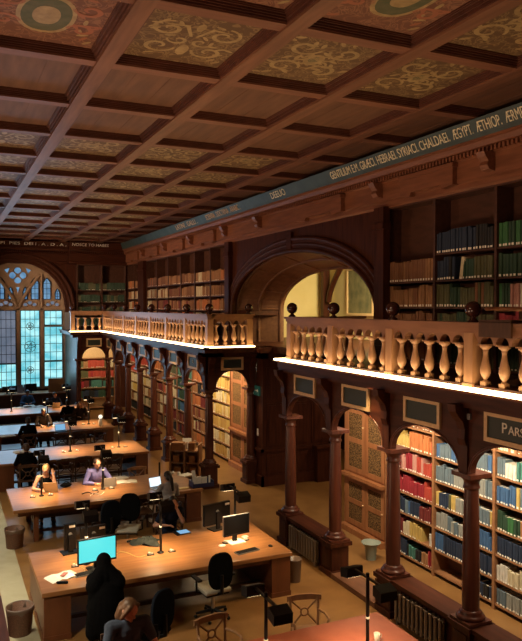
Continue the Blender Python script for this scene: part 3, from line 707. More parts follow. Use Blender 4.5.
g.box(6.25, FE0, 3.84, 7.75, FE0+0.5, ZG); g.box(6.25, FE0, 3.84, 6.8, YE-0.4, ZG); g.box(4.93, FE1, 3.84, 6.8, FE1+0.5, ZG); g.box(4.93, FE1, 3.86, 8.2, YE-0.4, ZG); g.box(6.8, FE0+0.3, 3.86, 8.2, YE-0.4, ZG)
g.build('gallery_floor', 'dark_y', arcf)
g = MB().box(5.28, YF, 0, 5.42, YE, 3.7); g.build('end_panel', 'dark_z', arcf)

# ---- balustrades
XBAL, ZR = 6.50, 4.78
bal_prof = [(0.046, 0.0), (0.046, 0.015), (0.024, 0.035), (0.030, 0.055), (0.058, 0.10), (0.073, 0.165), (0.070, 0.22), (0.052, 0.31), (0.036, 0.40), (0.031, 0.465), (0.042, 0.48), (0.034, 0.495), (0.052, 0.525), (0.078, 0.545), (0.078, 0.58)]
BALM = MB().lathe([(r, z*0.84) for r, z in bal_prof], n=12).box(-0.08, -0.08, 0.478, 0.08, 0.08, 0.495).box(-0.048, -0.048, -0.06, 0.048, 0.048, 0.004).mesh('baluster', ['baluster'])
POSTM = MB().box(-0.085, -0.085, ZG, 0.085, 0.085, 4.64).box(-0.10, -0.10, ZG, 0.10, 0.10, ZG+0.06).mesh('post', ['postwood'])
BALLM = MB().lathe([(0.075, 4.78), (0.075, 4.80), (0.035, 4.83), (0.035, 4.86)], n=14).sph((0, 0, 4.955), 0.112, 16, 12).mesh('ball_finial', ['ball'])
def put(nm, me, par, x, y, z=0):
    q = bpy.data.objects.new(nm, me); COL.objects.link(q); q.parent = par
    p = par; off = Vector((0,0,0))
    while p is not None: off += p.location; p = p.parent
    q.location = Vector((x, y, z)) - off; return q
def run(t, p0, p1, nbal, ends=(True, True)):
    # one bay of balustrade from post centre p0 to p1
    (x0, y0), (x1, y1) = p0, p1
    for (x, y), e in ((p0, ends[0]), (p1, ends[1])):
        if e: pst = put('post', POSTM, t, x, y); put('ball_finial', BALLM, pst, x, y)
    for k in range(nbal):
        u = (k+0.72)/(nbal+0.44)
        put('baluster', BALM, t, x0+(x1-x0)*u, y0+(y1-y0)*u, 4.0)
def rail_between(t, x0, y0, x1, y1):
    w = 0.12; b = MB()
    def bar(z0, z1, ww): b.box(min(x0, x1)-ww, min(y0, y1)-ww, z0, max(x0, x1)+ww, max(y0, y1)+ww, z1)
    bar(4.635, 4.68, 0.075); bar(4.68, 4.735, 0.095); bar(4.735, ZR, 0.125)
    b.build('top_rail', 'rail', t)
    b = MB(); bar(ZG, 3.945, 0.07); b.build('bottom_rail', 'dark_y', t)
    # small arcading under the rail
    L = math.hypot(x1-x0, y1-y0); n = max(1, round(L/0.272)); b = MB()
    for k in range(n):
        ua, ub = k/n, (k+1)/n
        if abs(y1-y0) > abs(x1-x0):
            ya, yb = y0+(y1-y0)*ua, y0+(y1-y0)*ub; ya, yb = min(ya, yb), max(ya, yb); c = (ya+yb)/2; h = (yb-ya)/2-0.022
            b.prism([(ya, 4.49), (c-h, 4.49)] + [(c - h*math.cos(PI*i/8), 4.49+0.118*math.sin(PI*i/8)) for i in range(1, 8)] + [(c+h, 4.49), (yb, 4.49), (yb, 4.635), (ya, 4.635)], 'x', x0-0.055, x0+0.055)
        else:
            xa, xb = x0+(x1-x0)*ua, x0+(x1-x0)*ub; c = (xa+xb)/2; h = (xb-xa)/2-0.022
            b.prism([(xa, 4.49), (c-h, 4.49)] + [(c - h*math.cos(PI*i/8), 4.49+0.118*math.sin(PI*i/8)) for i in range(1, 8)] + [(c+h, 4.49), (xb, 4.49), (xb, 4.635), (xa, 4.635)], 'y', y0-0.055, y0+0.055)
    b.build('rail_arcading', 'rail', t)
bn = thing('balustrade', 'oak balustrade with ball finials on the near gallery beside the big arch', 'balustrade', (XBAL, 12.6, ZG))
PN = [12.58] + [10.92 - BAY*k for k in range(4)]
for i, (a, b) in enumerate(zip(PN, PN[1:])): run(bn, (XBAL, a), (XBAL, b), 5, (i == 0, True))
rail_between(bn, XBAL, PN[0], XBAL, PN[-1])
run(bn, (XBAL, PN[0]), (8.0, PN[0]), 5, (False, False)); rail_between(bn, XBAL+0.15, PN[0], 8.1, PN[0])
bfar = thing('balustrade', 'long oak balustrade of the far gallery with returns at both ends', 'balustrade', (XBAL, 17.5, ZG))
PF = [17.42] + [17.42 + (30.62-17.42)/7*k for k in range(1, 8)]
for i, (a, b) in enumerate(zip(PF, PF[1:])): run(bfar, (XBAL, a), (XBAL, b), 5, (i == 0, True))
rail_between(bfar, XBAL, PF[0], XBAL, PF[-1])
run(bfar, (XBAL, PF[0]), (7.66, PF[0]), 4, (False, True)); rail_between(bfar, XBAL+0.15, PF[0], 7.66, PF[0])
run(bfar, (XBAL, PF[-1]), (5.1, PF[-1]), 4, (False, True)); rail_between(bfar, XBAL-0.15, PF[-1], 5.1, PF[-1])
# light strips before the balusters, widened to stand in for the lit ledge
def strip(name, label, segs):
    b = MB()
    for x0, y0, x1, y1 in segs: b.box(x0, y0, ZG, x1, y1, ZG+0.014)
    x0, y0, x1, y1 = segs[0]; b.box(6.225, y0, ZG-0.02, 6.26, y1, ZG+0.014)  # glowing lip stands in for the lit nose of the ledge
    for x0, y0, x1, y1 in segs[1:]:
        if 'round' in label: b.box(x0 if x0 > 6 else x0, y0-0.035, ZG-0.02, x1, y0, ZG+0.014)
    tag(b.build(name, 'strip'), label, 'light strip')
strip('light_strip', 'glowing light strip along the ledge below the near balustrade', [(6.26, NE0, 6.42, 12.89), (6.42, 12.73, 7.6, 12.89)])
strip('light_strip', 'glowing light strip round the ledge below the far balustrade', [(6.26, FE0+0.01, 6.42, FE1), (6.42, FE0+0.01, 7.74, FE0+0.14), (4.94, FE1+0.01, 6.42, FE1+0.14)])
# box lectern fixed over the near rail
lc = thing('book_rest', 'dark wooden box rest standing on the near balustrade rail by the red books', 'book rest', (XBAL, 6.7, ZR))
MB().box(6.34, 6.42, 4.60, 6.375, 6.98, 4.80).box(6.34, 6.42, 4.79, 6.66, 6.98, 4.82).build('box', 'chairdk', lc)
tbl = thing('gallery_table', 'dark table with a pale rounded top behind the near balustrade by the red books', 'table', (7.3, 7.15, ZG))
MB().lathe([(0.50, 4.93), (0.52, 4.95), (0.52, 4.97), (0.50, 4.985)], 7.3, 7.15, 28).build('table_top', 'caboak', tbl)
MB().lathe([(0.22, ZG), (0.22, 3.95), (0.06, 4.0), (0.06, 4.93)], 7.3, 7.15, 14).build('pedestal', 'chairdk', tbl)

# ---- name boards over the arches
def board_x(y, zc, txt, label, wd=0.86, ht=0.40, x=6.50):
    t = thing('name_board', label, 'sign', (x, y, zc), group='name boards over the arches')
    MB().box(x, y-wd/2+0.05, zc-ht/2+0.05, x+0.03, y+wd/2-0.05, zc+ht/2-0.05).build('board', 'signboard', t)
    f = MB()
    for a, b, c, d in ((-wd/2, -ht/2+0.06, -wd/2+0.06, ht/2-0.06), (wd/2-0.06, -ht/2+0.06, wd/2, ht/2-0.06), (-wd/2, ht/2-0.06, wd/2, ht/2), (-wd/2, -ht/2, wd/2, -ht/2+0.06)):
        f.box(x-0.02, y+a, zc+b, x+0.03, y+c, zc+d)
    f.build('frame', 'frame', t)
    if txt:
        big, rest, sz = txt
        me = text_mesh(big, sz*1.25, 'signtext'); m2 = text_mesh(rest, sz, 'signtext')
        w1 = max(v.co.x for v in me.vertices) - min(v.co.x for v in me.vertices); w2 = max(v.co.x for v in m2.vertices) - min(v.co.x for v in m2.vertices)
        tot = w1 + w2 + 0.03; pos = y + tot/2
        for mm, ww, dz in ((me, w1, 0.012), (m2, w2, 0)):
            o = bpy.data.objects.new('lettering', mm); COL.objects.link(o); o.parent = t
            o.location = Vector((x-0.006, pos - ww/2, zc+dz)) - t.location; o.rotation_euler = (PI/2, 0, -PI/2); pos -= ww + 0.03
    return t
def board_y(x, y, zc, label):
    t = thing('name_board', label, 'sign', (x, y, zc), group='name boards over the arches'); wd, ht = 0.66, 0.36
    MB().box(x-wd/2+0.05, y, zc-ht/2+0.05, x+wd/2-0.05, y+0.03, zc+ht/2-0.05).build('board', 'signboard', t)
    f = MB()
    for a, b, c, d in ((-wd/2, -ht/2+0.06, -wd/2+0.06, ht/2-0.06), (wd/2-0.06, -ht/2+0.06, wd/2, ht/2-0.06), (-wd/2, ht/2-0.06, wd/2, ht/2), (-wd/2, -ht/2, wd/2, -ht/2+0.06)):
        f.box(x+a, y-0.02, zc+b, x+c, y+0.03, zc+d)
    f.build('frame', 'frame', t)
board_x((NEAR[0]+NEAR[1])/2+0.02, 3.42, None, 'green name board over the dark first arch, beside the big arch')
board_x((NEAR[1]+NEAR[2])/2, 3.42, None, 'green name board over the arch of the glazed cabinet')
board_x((NEAR[2]+NEAR[3])/2, 3.42, None, 'blank green name board over the arch just before the lettered one')
board_x((NEAR[3]+NEAR[4])/2, 3.42, ('P', 'ARS', 0.155), 'green name board lettered PARS at the photo edge', wd=1.0)
board_y((XC+XR)/2, FARY[0]-0.16, 3.40, 'green name board over the arch of the golden shelves below the far gallery')
board_y((5.35+XC)/2, YF-0.16, 3.40, 'small dark name board over the arch facing us beside the window')
ords = ['first', 'second', 'third', 'fourth', 'fifth', 'sixth', 'seventh', 'eighth', 'ninth', 'tenth', 'eleventh', 'twelfth', 'thirteenth', 'fourteenth', 'fifteenth', 'sixteenth', 'seventeenth', 'eighteenth', 'nineteenth', 'twentieth']
def ordn(i):
    return ords[i-1] if i <= 20 else 'twenty-' + ords[i-21] if i < 30 else 'thirtieth' if i == 30 else 'thirty-' + ords[i-31]
for k in range(7):
    board_x((FARY[k]+FARY[k+1])/2, 3.40, ('I', 'I', 0.1) if k == 0 else None, 'dark name board over the %s arch along the far arcade from its near corner' % ords[k])

# ---- small sensor, exit sign, switch
tag(MB().box(6.49, 7.30, 3.45, 6.53, 7.38, 3.53).build('wall_sensor', 'grey'), 'small grey square sensor on the arcade left of the PARS board', 'sensor')
ex = thing('exit_sign', 'small glowing green exit sign on the dark pier beside the golden shelves', 'sign', (7.98, 17.75, 2.75))
MB().box(7.95, 17.40, 2.50, 8.0, 17.95, 2.76).build('panel', 'exit', ex)
mk = MB().sph((7.945, 17.9, 2.86), 0.022, 8, 6)
mk.tube([(7.945, 17.9, 2.83), (7.945, 17.87, 2.75), (7.945, 17.93, 2.68)], 0.014, 5).tube([(7.945, 17.87, 2.75), (7.945, 17.82, 2.67)], 0.013, 5).tube([(7.945, 17.95, 2.79), (7.945, 17.83, 2.80)], 0.011, 5)
mk.box(7.94, 17.55, 2.765, 7.95, 17.72, 2.785).prism([(17.52, 2.775), (17.58, 2.82), (17.58, 2.73)], 'x', 7.94, 7.95)
mk.v = [(x, y-0.075, z-0.14) for x, y, z in mk.v]; mk.build('running_figure', 'white', ex)
tag(MB().box(7.985, 17.52, 1.36, 8.0, 17.60, 1.56).box(7.975, 17.545, 1.43, 7.985, 17.575, 1.48).build('light_switch', 'white'), 'white switch plate on the dark pier under the exit sign', 'switch')
# ---- radiators
def radiator(yc, label, n=11):
    t = thing('radiator', label, 'radiator', (6.45, yc, 0), group='radiators of the arcade')
    L = 1.16
    for k in range(n):
        y = yc - L/2 + L*(k+0.5)/n
        MB().tube([(6.44, y, 0.07), (6.44, y, 0.50)], 0.030, 6).tube([(6.49, y, 0.09), (6.49, y, 0.50)], 0.025, 6).build('column_section', 'radiator', t)
    MB().tube([(6.465, yc-L/2, 0.11), (6.465, yc+L/2, 0.11)], 0.025, 6).tube([(6.465, yc-L/2, 0.47), (6.465, yc+L/2, 0.47)], 0.025, 6).build('header_pipe', 'radiator', t)
    for s in (-1, 1): MB().box(6.43, yc+s*0.5-0.02, 0, 6.50, yc+s*0.5+0.02, 0.12).build('foot', 'radiator', t)
radiator((NEAR[0]+NEAR[1])/2, 'dark iron radiator under the ledge of the dark first arch')
radiator((NEAR[2]+NEAR[3])/2, 'dark iron radiator under the ledge before the colourful books')

# ================================================================== BOOKCASES AND BOOKS
BK = {}
def bk(name, c): BK[name] = mat('book_' + name, c, 0.65, c2=tuple(x*0.72 for x in c), scale=(30, 30, 8), detail=2)
bk('tan', (0.34, 0.17, 0.075)); bk('brown', (0.22, 0.095, 0.042)); bk('navy', (0.016, 0.030, 0.066)); bk('black', (0.012, 0.012, 0.014))
bk('dark_green', (0.022, 0.062, 0.034)); bk('olive', (0.10, 0.10, 0.042)); bk('bright_green', (0.035, 0.15, 0.05)); bk('crimson', (0.30, 0.018, 0.030))
bk('red', (0.42, 0.055, 0.035)); bk('dark_red', (0.16, 0.022, 0.020)); bk('orange', (0.50, 0.17, 0.055)); bk('yellow', (0.56, 0.40, 0.12)); bk('cream', (0.62, 0.54, 0.36))
bk('white', (0.68, 0.66, 0.60)); bk('pink', (0.52, 0.26, 0.22)); bk('blue', (0.045, 0.12, 0.27)); bk('slate_blue', (0.12, 0.17, 0.21)); bk('grey', (0.28, 0.29, 0.27)); bk('teal', (0.06, 0.20, 0.17)); bk('gold', (0.48, 0.30, 0.09))
M['pages'] = mat('book_pages', (0.60, 0.54, 0.42), 0.9); M['spinelabel'] = mat('spine_label', (0.80, 0.77, 0.68), 0.8)
BM = MB()
BM.prism([(0.0, 0.10), (0.12, 0.02), (0.5, 0.0), (0.88, 0.02), (1.0, 0.10), (1.0, 1.0), (0.90, 1.0), (0.90, 0.16), (0.10, 0.16), (0.10, 1.0), (0.0, 1.0)], 'z', 0, 1, 0)
BM.box(0.09, 0.12, 0.02, 0.91, 0.96, 0.975, 1)
BOOKM = BM.mesh('book', ['pages', 'pages'])
LABM = MB().prism([(0.2, 0.03), (0.2, 0.0), (0.5, -0.02), (0.8, 0.0), (0.8, 0.03)], 'z', 0.03, 0.125).mesh('spine_label', ['spinelabel'])
BOOKS = []      # (origin, rz, thickness, depth, height, colour, case phrase, shelf phrase, lean)
class Frame:    # a case front: u along it from the left, d inwards, z up
    def __init__(s, x, y, side): s.x, s.y, s.side = x, y, side
    def p(s, u, d, z): return (s.x + d, s.y - u, z) if s.side else (s.x + u, s.y + d, z)
    @property
    def rz(s): return -PI/2 if s.side else 0.0
def case(fr, width, z0, z1, shelves, depth, label, m, me, back='shelf', parts=True, name='bookcase'):
    t = thing(name, label, 'bookcase', fr.p(0, 0, z0), group=None)
    def bx(nm, u0, u1, d0, d1, a, b, mm):
        q = MB().box(*fr.p(u0, d0, a), *fr.p(u1, d1, b), 0); return q.build(nm, mm, t)
    bx('side_panel', 0, 0.028, 0, depth, z0, z1, me); bx('side_panel', width-0.028, width, 0, depth, z0, z1, me)
    bx('back_panel', 0.028, width-0.028, depth-0.02, depth, z0, z1, back)
    for z in shelves: bx('shelf', 0.028, width-0.028, 0.015, depth-0.02, z-0.03, z, me)
    bx('top_panel', 0.0, width, 0, depth, z1, z1+0.03, me)
    return t
def fill(fr, u0, u1, z, hmax, segs, casep, shelfp, tmin=0.045, tmax=0.075, hlo=0.80, dep=0.21, gap=0.02):
    # a row of books from the left; segs: [(share, colours)]
    tot = sum(s for s, _ in segs); u = u0 + 0.035; end = u1 - 0.035; L = end - u; start = u; acc = 0; n = 0
    for s, cols in segs:
        stop = start + L*(acc + s)/tot; acc += s
        if cols is None: u = stop; continue
        if isinstance(cols, str): cols = [cols]
        c = cols[0]; hh = hmax*rnd.uniform(hlo, 0.97)
        while True:
            t = rnd.uniform(tmin, tmax)
            if u + t > stop + 0.01 or u + t > end: break
            if rnd.random() < 0.40: c = rnd.choice(cols)
            if rnd.random() < 0.3: hh = hmax*rnd.uniform(hlo, 0.97)
            n += 1; d0 = rnd.uniform(0.02, 0.045)
            BOOKS.append((fr.p(u, d0, z), fr.rz, t - 0.003, dep*rnd.uniform(0.85, 1.0), hh*rnd.uniform(0.97, 1.0), c, casep, shelfp, n, 0.0)); u += t
    return n

DIV = [11.72, 10.20, 8.65, 7.10]                                 # the near cases share their divisions above and below
LOWZ = [0.10, 0.50, 0.92, 1.33, 1.78, 2.22, 2.65, 3.06]
UPZ = [3.96, 4.50, 4.98, 5.47, 5.96, 6.44]
lowp = ['lower case behind the arch before PARS', 'tall lower case right of that', 'lower case under the PARS board']
names_low = ['open bookcase of colourful books behind the arch left of the lettered board', 'open bookcase of mostly blue books seen either side of the last column', 'open bookcase of mixed books under the lettered board']
casel = ['lower case next to glazed cabinet', 'second lower case from glazed cabinet', 'lower case under the PARS board']
caseu = ['gallery case nearest big arch', 'second gallery case from arch', 'third gallery case from arch']
shl = ['bottom shelf', 'second shelf up', 'third shelf up', 'fourth shelf up', 'fifth shelf up', 'sixth shelf up', 'seventh shelf up']
lower = [
 {2.65: [(2, ['tan', 'cream']), (3, ['orange', 'brown'])], 2.22: [(2, ['yellow', 'cream', 'orange']), (1, ['yellow', 'gold']), (3, ['orange', 'red', 'orange', 'pink'])], 1.78: [(2, ['yellow', 'orange', 'tan']), (1, ['dark_red']), (3, ['crimson', 'pink']), (3, ['red', 'pink', 'red'])], 1.33: [(3, ['red', 'crimson']), (5, ['crimson', 'crimson', 'red'])],
  0.92: [(2.4, ['teal', 'cream']), (1.4, ['navy', 'slate_blue']), (2, ['navy', 'blue']), (2, ['dark_red', 'red'])], 0.50: [(3, ['dark_red', 'red', 'red']), (3, ['yellow', 'cream', 'yellow']), (1, None), (0.7, ['white'])], 0.10: [(3.6, ['black', 'navy', 'black']), (2.6, ['black', 'teal']), (1.1, ['tan', 'dark_red']), (0.8, ['crimson'])]},
 {2.65: [(1, ['blue', 'slate_blue'])], 2.22: [(1, ['blue', 'blue', 'slate_blue'])], 1.78: [(1, ['slate_blue', 'grey', 'slate_blue'])], 1.33: [(3, ['navy', 'grey', 'olive', 'yellow']), (2, ['grey', 'yellow', 'slate_blue'])], 0.92: [(3, ['grey', 'grey', 'slate_blue']), (2, ['blue'])], 0.50: [(1, ['blue', 'blue', 'navy'])], 0.10: [(5, None), (5, ['black', 'black', 'navy'])]},
 {2.65: [(1, ['tan', 'cream'])], 2.22: [(1, ['slate_blue']), (1.2, ['white', 'cream', 'yellow']), (0.7, ['teal']), (1.2, ['crimson', 'pink']), (3, ['red', 'cream'])], 1.78: [(2, ['yellow', 'blue']), (4, ['slate_blue', 'grey', 'blue'])], 1.33: [(2, ['dark_green', 'bright_green']), (4, ['tan', 'brown', 'cream', 'dark_green'])], 0.92: [(3, ['navy', 'navy', 'black']), (1.2, ['white']), (2, ['red', 'crimson'])], 0.50: [(1, ['brown', 'white']), (2.2, ['cream', 'cream', 'yellow']), (0.7, ['dark_red']), (2, ['slate_blue', 'white'])], 0.10: [(2, ['slate_blue', 'grey']), (3, ['cream', 'grey', 'white'])]},
]
upper = [
 {5.47: [(1, ['brown', 'tan', 'brown'])], 4.98: [(1, ['brown', 'tan', 'tan'])], 4.50: [(1, ['tan', 'brown', 'tan'])], 3.96: [(1, ['tan', 'brown'])]},
 {5.96: [(1, ['navy', 'navy', 'black'])], 5.47: [(2.6, ['navy', 'black']), (0.9, None), (4, ['dark_green', 'dark_green', 'olive'])], 4.98: [(3, ['olive', 'dark_green']), (3, ['olive', 'olive', 'brown'])], 4.50: [(1, ['olive', 'dark_green', 'olive'])], 3.96: [(1, ['dark_green', 'olive'])]},
 {5.96: [(1, ['bright_green', 'bright_green', 'dark_green'])], 5.47: [(1, ['dark_green', 'bright_green', 'dark_green'])], 4.98: [(1.2, ['bright_green', 'dark_green']), (1.6, ['pink', 'white', 'grey']), (4, ['orange', 'tan'])], 4.50: [(1, ['crimson', 'crimson', 'dark_red'])], 3.96: [(3, ['dark_green', 'black']), (3, ['dark_red', 'crimson'])]},
]
for k in range(3):
    fr = Frame(XB, DIV[k], True); wd = DIV[k] - DIV[k+1]
    case(fr, wd, 0.0, 3.5, LOWZ, 0.38, 'tall open oak ' + names_low[k], 'shelf', 'shelf_edge')
    for z, segs in lower[k].items():
        i = LOWZ.index(z); fill(fr, 0, wd, z, LOWZ[i+1]-z-0.075, segs, casel[k], shl[i], 0.042, 0.078, 0.64)
    zs = [z for z in UPZ if not (k == 0 and z == 5.96)]
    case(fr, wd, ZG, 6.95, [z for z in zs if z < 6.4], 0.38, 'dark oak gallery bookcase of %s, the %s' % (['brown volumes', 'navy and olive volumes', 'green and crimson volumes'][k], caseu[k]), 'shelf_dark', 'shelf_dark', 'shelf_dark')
    for z, segs in upper[k].items():
        nm = {5.96: 'top row', 5.47: 'second row', 4.98: 'third row', 4.50: 'fourth row', 3.96: 'lowest row'}[z]
        fill(fr, 0, wd, z, 0.44, segs, caseu[k], nm, 0.055, 0.085, 0.78)
# the pale book leaning among the navy and green ones
BOOKS.append(((XB+0.03, DIV[1]-0.63, 5.47), -PI/2, 0.10, 0.2, 0.40, 'cream', caseu[1], 'second row from the top, leaning', 0, 0.16))
# glazed cabinet behind the second arch
gc = thing('glazed_cabinet', 'oak cabinet with lattice glazed doors behind the second arch', 'cabinet', (XB, 12.5, 0))
MB().box(8.24, DIV[0]+0.02, 0.0, 8.6, 13.35, 3.5).box(8.10, DIV[0]+0.02, 0.0, 8.6, 13.35, 0.12).box(8.12, DIV[0]+0.02, 1.22, 8.6, 13.35, 1.29).build('carcass', 'caboak', gc)
def door(par, ya, yb, za, zb, nz, x=8.22):
    f = MB(); s = 0.11
    f.box(x, ya, za, x+0.03, ya+s, zb).box(x, yb-s, za, x+0.03, yb, zb)
    for j in range(nz+1):
        z = za + (zb-za-s)*j/nz; f.box(x+0.002, ya+s, z, x+0.03, yb-s, z+s)
    d = f.build('door', 'caboak', par)
    for j in range(nz):
        z = za + (zb-za-s)*j/nz + s; MB().box(x+0.012, ya+s, z, x+0.02, yb-s, za + (zb-za-s)*(j+1)/nz).build('lattice_pane', 'bookglass', d)
    MB().sph((x-0.015, ya+s/2, (za+zb)/2), 0.018, 8, 6).build('knob', 'frame', d)
ym = (DIV[0]+0.06 + 13.3)/2 - 0.05
for ya, yb in ((DIV[0]+0.06, ym), (ym+0.01, 13.26)):
    door(gc, ya, yb, 1.33, 3.4, 3); door(gc, ya, yb, 0.16, 1.20, 2)
# far gallery: six upper cases, two more by the corner, two on the end wall
FU = [5.80, 6.28]
FZ = [4.0, 4.44, 4.86, 5.34, 5.84, 6.32]
cols_far = [[['tan', 'brown'], ['tan', 'brown', 'orange'], ['tan', 'brown'], ['tan', 'tan', 'orange']], [['white', 'cream', 'grey', 'tan'], ['tan', 'orange', 'brown'], ['tan', 'cream', 'brown'], ['tan', 'cream']], [['orange', 'red', 'tan'], ['brown', 'dark_red', 'tan'], ['brown', 'tan'], ['brown', 'tan']],
            [['dark_red', 'brown'], ['dark_red', 'brown', 'tan'], ['brown', 'dark_red'], ['brown', 'tan']], [['brown', 'dark_red', 'brown'], ['dark_red', 'brown'], ['tan', 'cream', 'brown'], ['brown', 'tan', 'dark_red']], [['cream', 'tan'], ['cream', 'tan', 'brown'], ['tan', 'cream'], ['brown', 'orange']]]
for k in range(6):
    y0 = 20.30 + 1.60*(k+1); fr = Frame(XB, y0, True)
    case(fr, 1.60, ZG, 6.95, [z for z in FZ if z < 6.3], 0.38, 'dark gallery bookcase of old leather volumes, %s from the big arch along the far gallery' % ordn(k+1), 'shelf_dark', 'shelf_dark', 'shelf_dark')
    for j, z in enumerate((4.44, 4.86, 5.34, 5.84)):
        fill(fr, 0, 1.6, z, 0.40 if j else 0.36, [(1, cols_far[k][j])], None, None, 0.05, 0.085, 0.8)
for k in range(2):
    y0 = 30.9 + 1.22*(k+1); fr = Frame(XB, y0, True)
    case(fr, 1.22, ZG, 6.95, [z for z in FZ if z < 6.3], 0.38, 'narrow gallery bookcase of pale volumes, %s from the corner of the end wall' % ['second', 'first'][k], 'shelf_dark', 'shelf_dark', 'shelf_dark')
    for j, z in enumerate((4.44, 4.86, 5.34, 5.84)):
        fill(fr, 0, 1.22, z, 0.38, [(1, [['teal', 'cream', 'olive'], ['orange', 'cream'], ['tan', 'cream'], ['tan', 'orange']][j])], None, None, 0.05, 0.085, 0.8)
for k in range(2):
    fr = Frame(5.80 + 1.17*k, YE-0.4, False)
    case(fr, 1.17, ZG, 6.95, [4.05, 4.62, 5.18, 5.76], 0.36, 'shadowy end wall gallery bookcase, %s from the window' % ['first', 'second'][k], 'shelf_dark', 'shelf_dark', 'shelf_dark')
    for z in (4.05, 4.62, 5.18, 5.76): fill(fr, 0, 1.17, z, 0.40, [(1, ['olive', 'dark_green', 'olive', 'dark_green'])], None, None, 0.05, 0.08, 0.8)
# far lower cases
FL = [0.12, 0.56, 1.0, 1.44, 1.88, 2.32, 2.76, 3.2]
far_low = [None, [['gold', 'cream', 'yellow']]*7, [['orange', 'tan', 'red'], ['cream', 'tan', 'dark_red'], ['dark_red', 'brown', 'tan'], ['dark_red', 'orange'], ['tan', 'cream', 'black'], ['red', 'orange'], ['orange', 'tan']],
           [['dark_red', 'black'], ['dark_red', 'brown'], ['blue', 'teal', 'dark_green'], ['blue', 'dark_green'], ['dark_green', 'bright_green'], ['dark_green', 'teal'], ['bright_green', 'olive']],
           [['black', 'cream'], ['dark_red'], ['cream', 'olive', 'white'], ['red', 'dark_red', 'cream'], ['dark_green', 'cream'], ['olive', 'bright_green'], ['tan', 'olive']],
           [['black', 'brown'], ['brown', 'cream'], ['brown', 'cream'], ['dark_red', 'brown'], ['dark_red', 'brown', 'cream'], ['brown', 'orange'], ['brown', 'tan']],
           [['black'], ['cream', 'olive'], ['cream', 'tan'], ['cream', 'yellow'], ['dark_red', 'cream'], ['crimson', 'red'], ['crimson', 'brown']],
           [['black'], ['cream', 'brown'], ['cream', 'yellow'], ['cream'], ['red', 'dark_red'], ['crimson', 'red'], ['crimson', 'red']]]
for k in range(1, 8):
    fr = Frame(XB, 20.13 + 1.83*k, True)
    case(fr, 1.83, 0.0, 3.5, FL, 0.38, 'open bookcase of %s under the far gallery, %s from its near end' % (['', 'cream and gold', 'orange', 'green and blue', 'mixed', 'brown', 'cream and red', 'red'][k], ordn(k)), 'shelf', 'shelf_edge', 'shelf_edge' if k == 1 else 'shelf')
    for j, z in enumerate(FL[:-1]): fill(fr, 0, 1.83, z, 0.38, [(1, far_low[k][j])], None, None, 0.05, 0.09, 0.75)
fg = thing('glazed_cabinet', 'golden oak glazed cabinet beside the exit sign under the far gallery', 'cabinet', (XB, 19.2, 0))
MB().box(8.24, 18.27, 0.0, 8.6, 20.10, 3.5).box(8.12, 18.27, 1.12, 8.6, 20.10, 1.2).box(8.12, 18.27, 0, 8.6, 20.1, 0.15).build('carcass', 'caboak', fg)
for ya, yb in ((18.3, 19.18), (19.2, 20.08)):
    door(fg, ya, yb, 1.24, 3.42, 3); door(fg, ya, yb, 0.2, 1.1, 1)
fr = Frame(5.46, YE-0.4, False)
case(fr, 2.1, 0.0, 3.5, [0.12, 0.6, 1.08, 1.56, 2.04, 2.5], 0.38, 'bookcase of red and green volumes seen through the arch beside the window', 'shelf', 'shelf_edge', 'frame')
for z, segs in ((0.6, [(1, ['black', 'navy', 'dark_green'])]), (1.08, [(3, ['dark_red', 'crimson']), (4, ['dark_green', 'teal', 'black'])]), (1.56, [(2, ['olive', 'dark_green']), (3, ['red', 'crimson', 'red'])]), (2.04, [(2, ['olive', 'tan']), (2, ['crimson', 'red']), (1, ['olive', 'cream'])]), (2.5, [(1.0, ['red', 'crimson']), (3, None)])):
    fill(fr, 0, 2.1, z, 0.40, segs, None, None, 0.05, 0.09, 0.75)
# low dark cabinets at the far end of the passage
for k, y in enumerate((16.2, 14.9)):
    t = thing('low_cabinet', 'low dark panelled cabinet against the passage end wall, %s' % ['beyond the pier', 'nearer the glazed cabinet'][k], 'cabinet', (12.4, y, 0))
    MB().box(12.1, y-0.62, 0, 12.6, y+0.62, 1.0).box(12.05, y-0.64, 1.0, 12.6, y+0.64, 1.06).box(12.3, y-0.62, 1.06, 12.6, y+0.62, 1.5).box(12.25, y-0.64, 1.5, 12.6, y+0.64, 1.55).build('body', 'shelf_dark', t)
    for s in (-1, 1): MB().box(12.08, y+s*0.31-0.27, 0.12, 12.1, y+s*0.31+0.27, 0.92).build('door', 'shelf', t)

# ---- individual books: the ones that show largest; the rest in one mass
def seen(b):
    p = Vector(b[0]); c = Vector((p.x, p.y - b[2]/2 if b[1] else p.y, p.z + b[4]*0.55)); px, py, dep = topx(c)
    if b[6] is None or px > 524 or px < 0: return None
    rel = c - EYE
    if c.z < 3.6:
        q = EYE + rel*((XC-EYE.x)/rel.x)
        if q.z < 0.66: return None
        for y in NEAR:
            if abs(q.y - y) < 0.13: return None
        if q.z > ZK:
            k = min(range(4), key=lambda i: abs((NEAR[i]+NEAR[i+1])/2 - q.y)); d = (q.y - (NEAR[k]+NEAR[k+1])/2)/0.79
            if abs(d) > 1 or q.z > ZK + 0.5*math.sqrt(1-d*d): return None
    else:
        q = EYE + rel*((XBAL-EYE.x)/rel.x)
        if q.z < 4.8: return None
    return b[2]*b[4]/dep**2
cand = [(seen(b), i) for i, b in enumerate(BOOKS)]
cand = sorted([c for c in cand if c[0]], reverse=True)[:296]
chosen = {i for _, i in cand}
def book_mats(o, colour):
    o.material_slots[0].link = 'OBJECT'; o.material_slots[0].material = BK[colour]
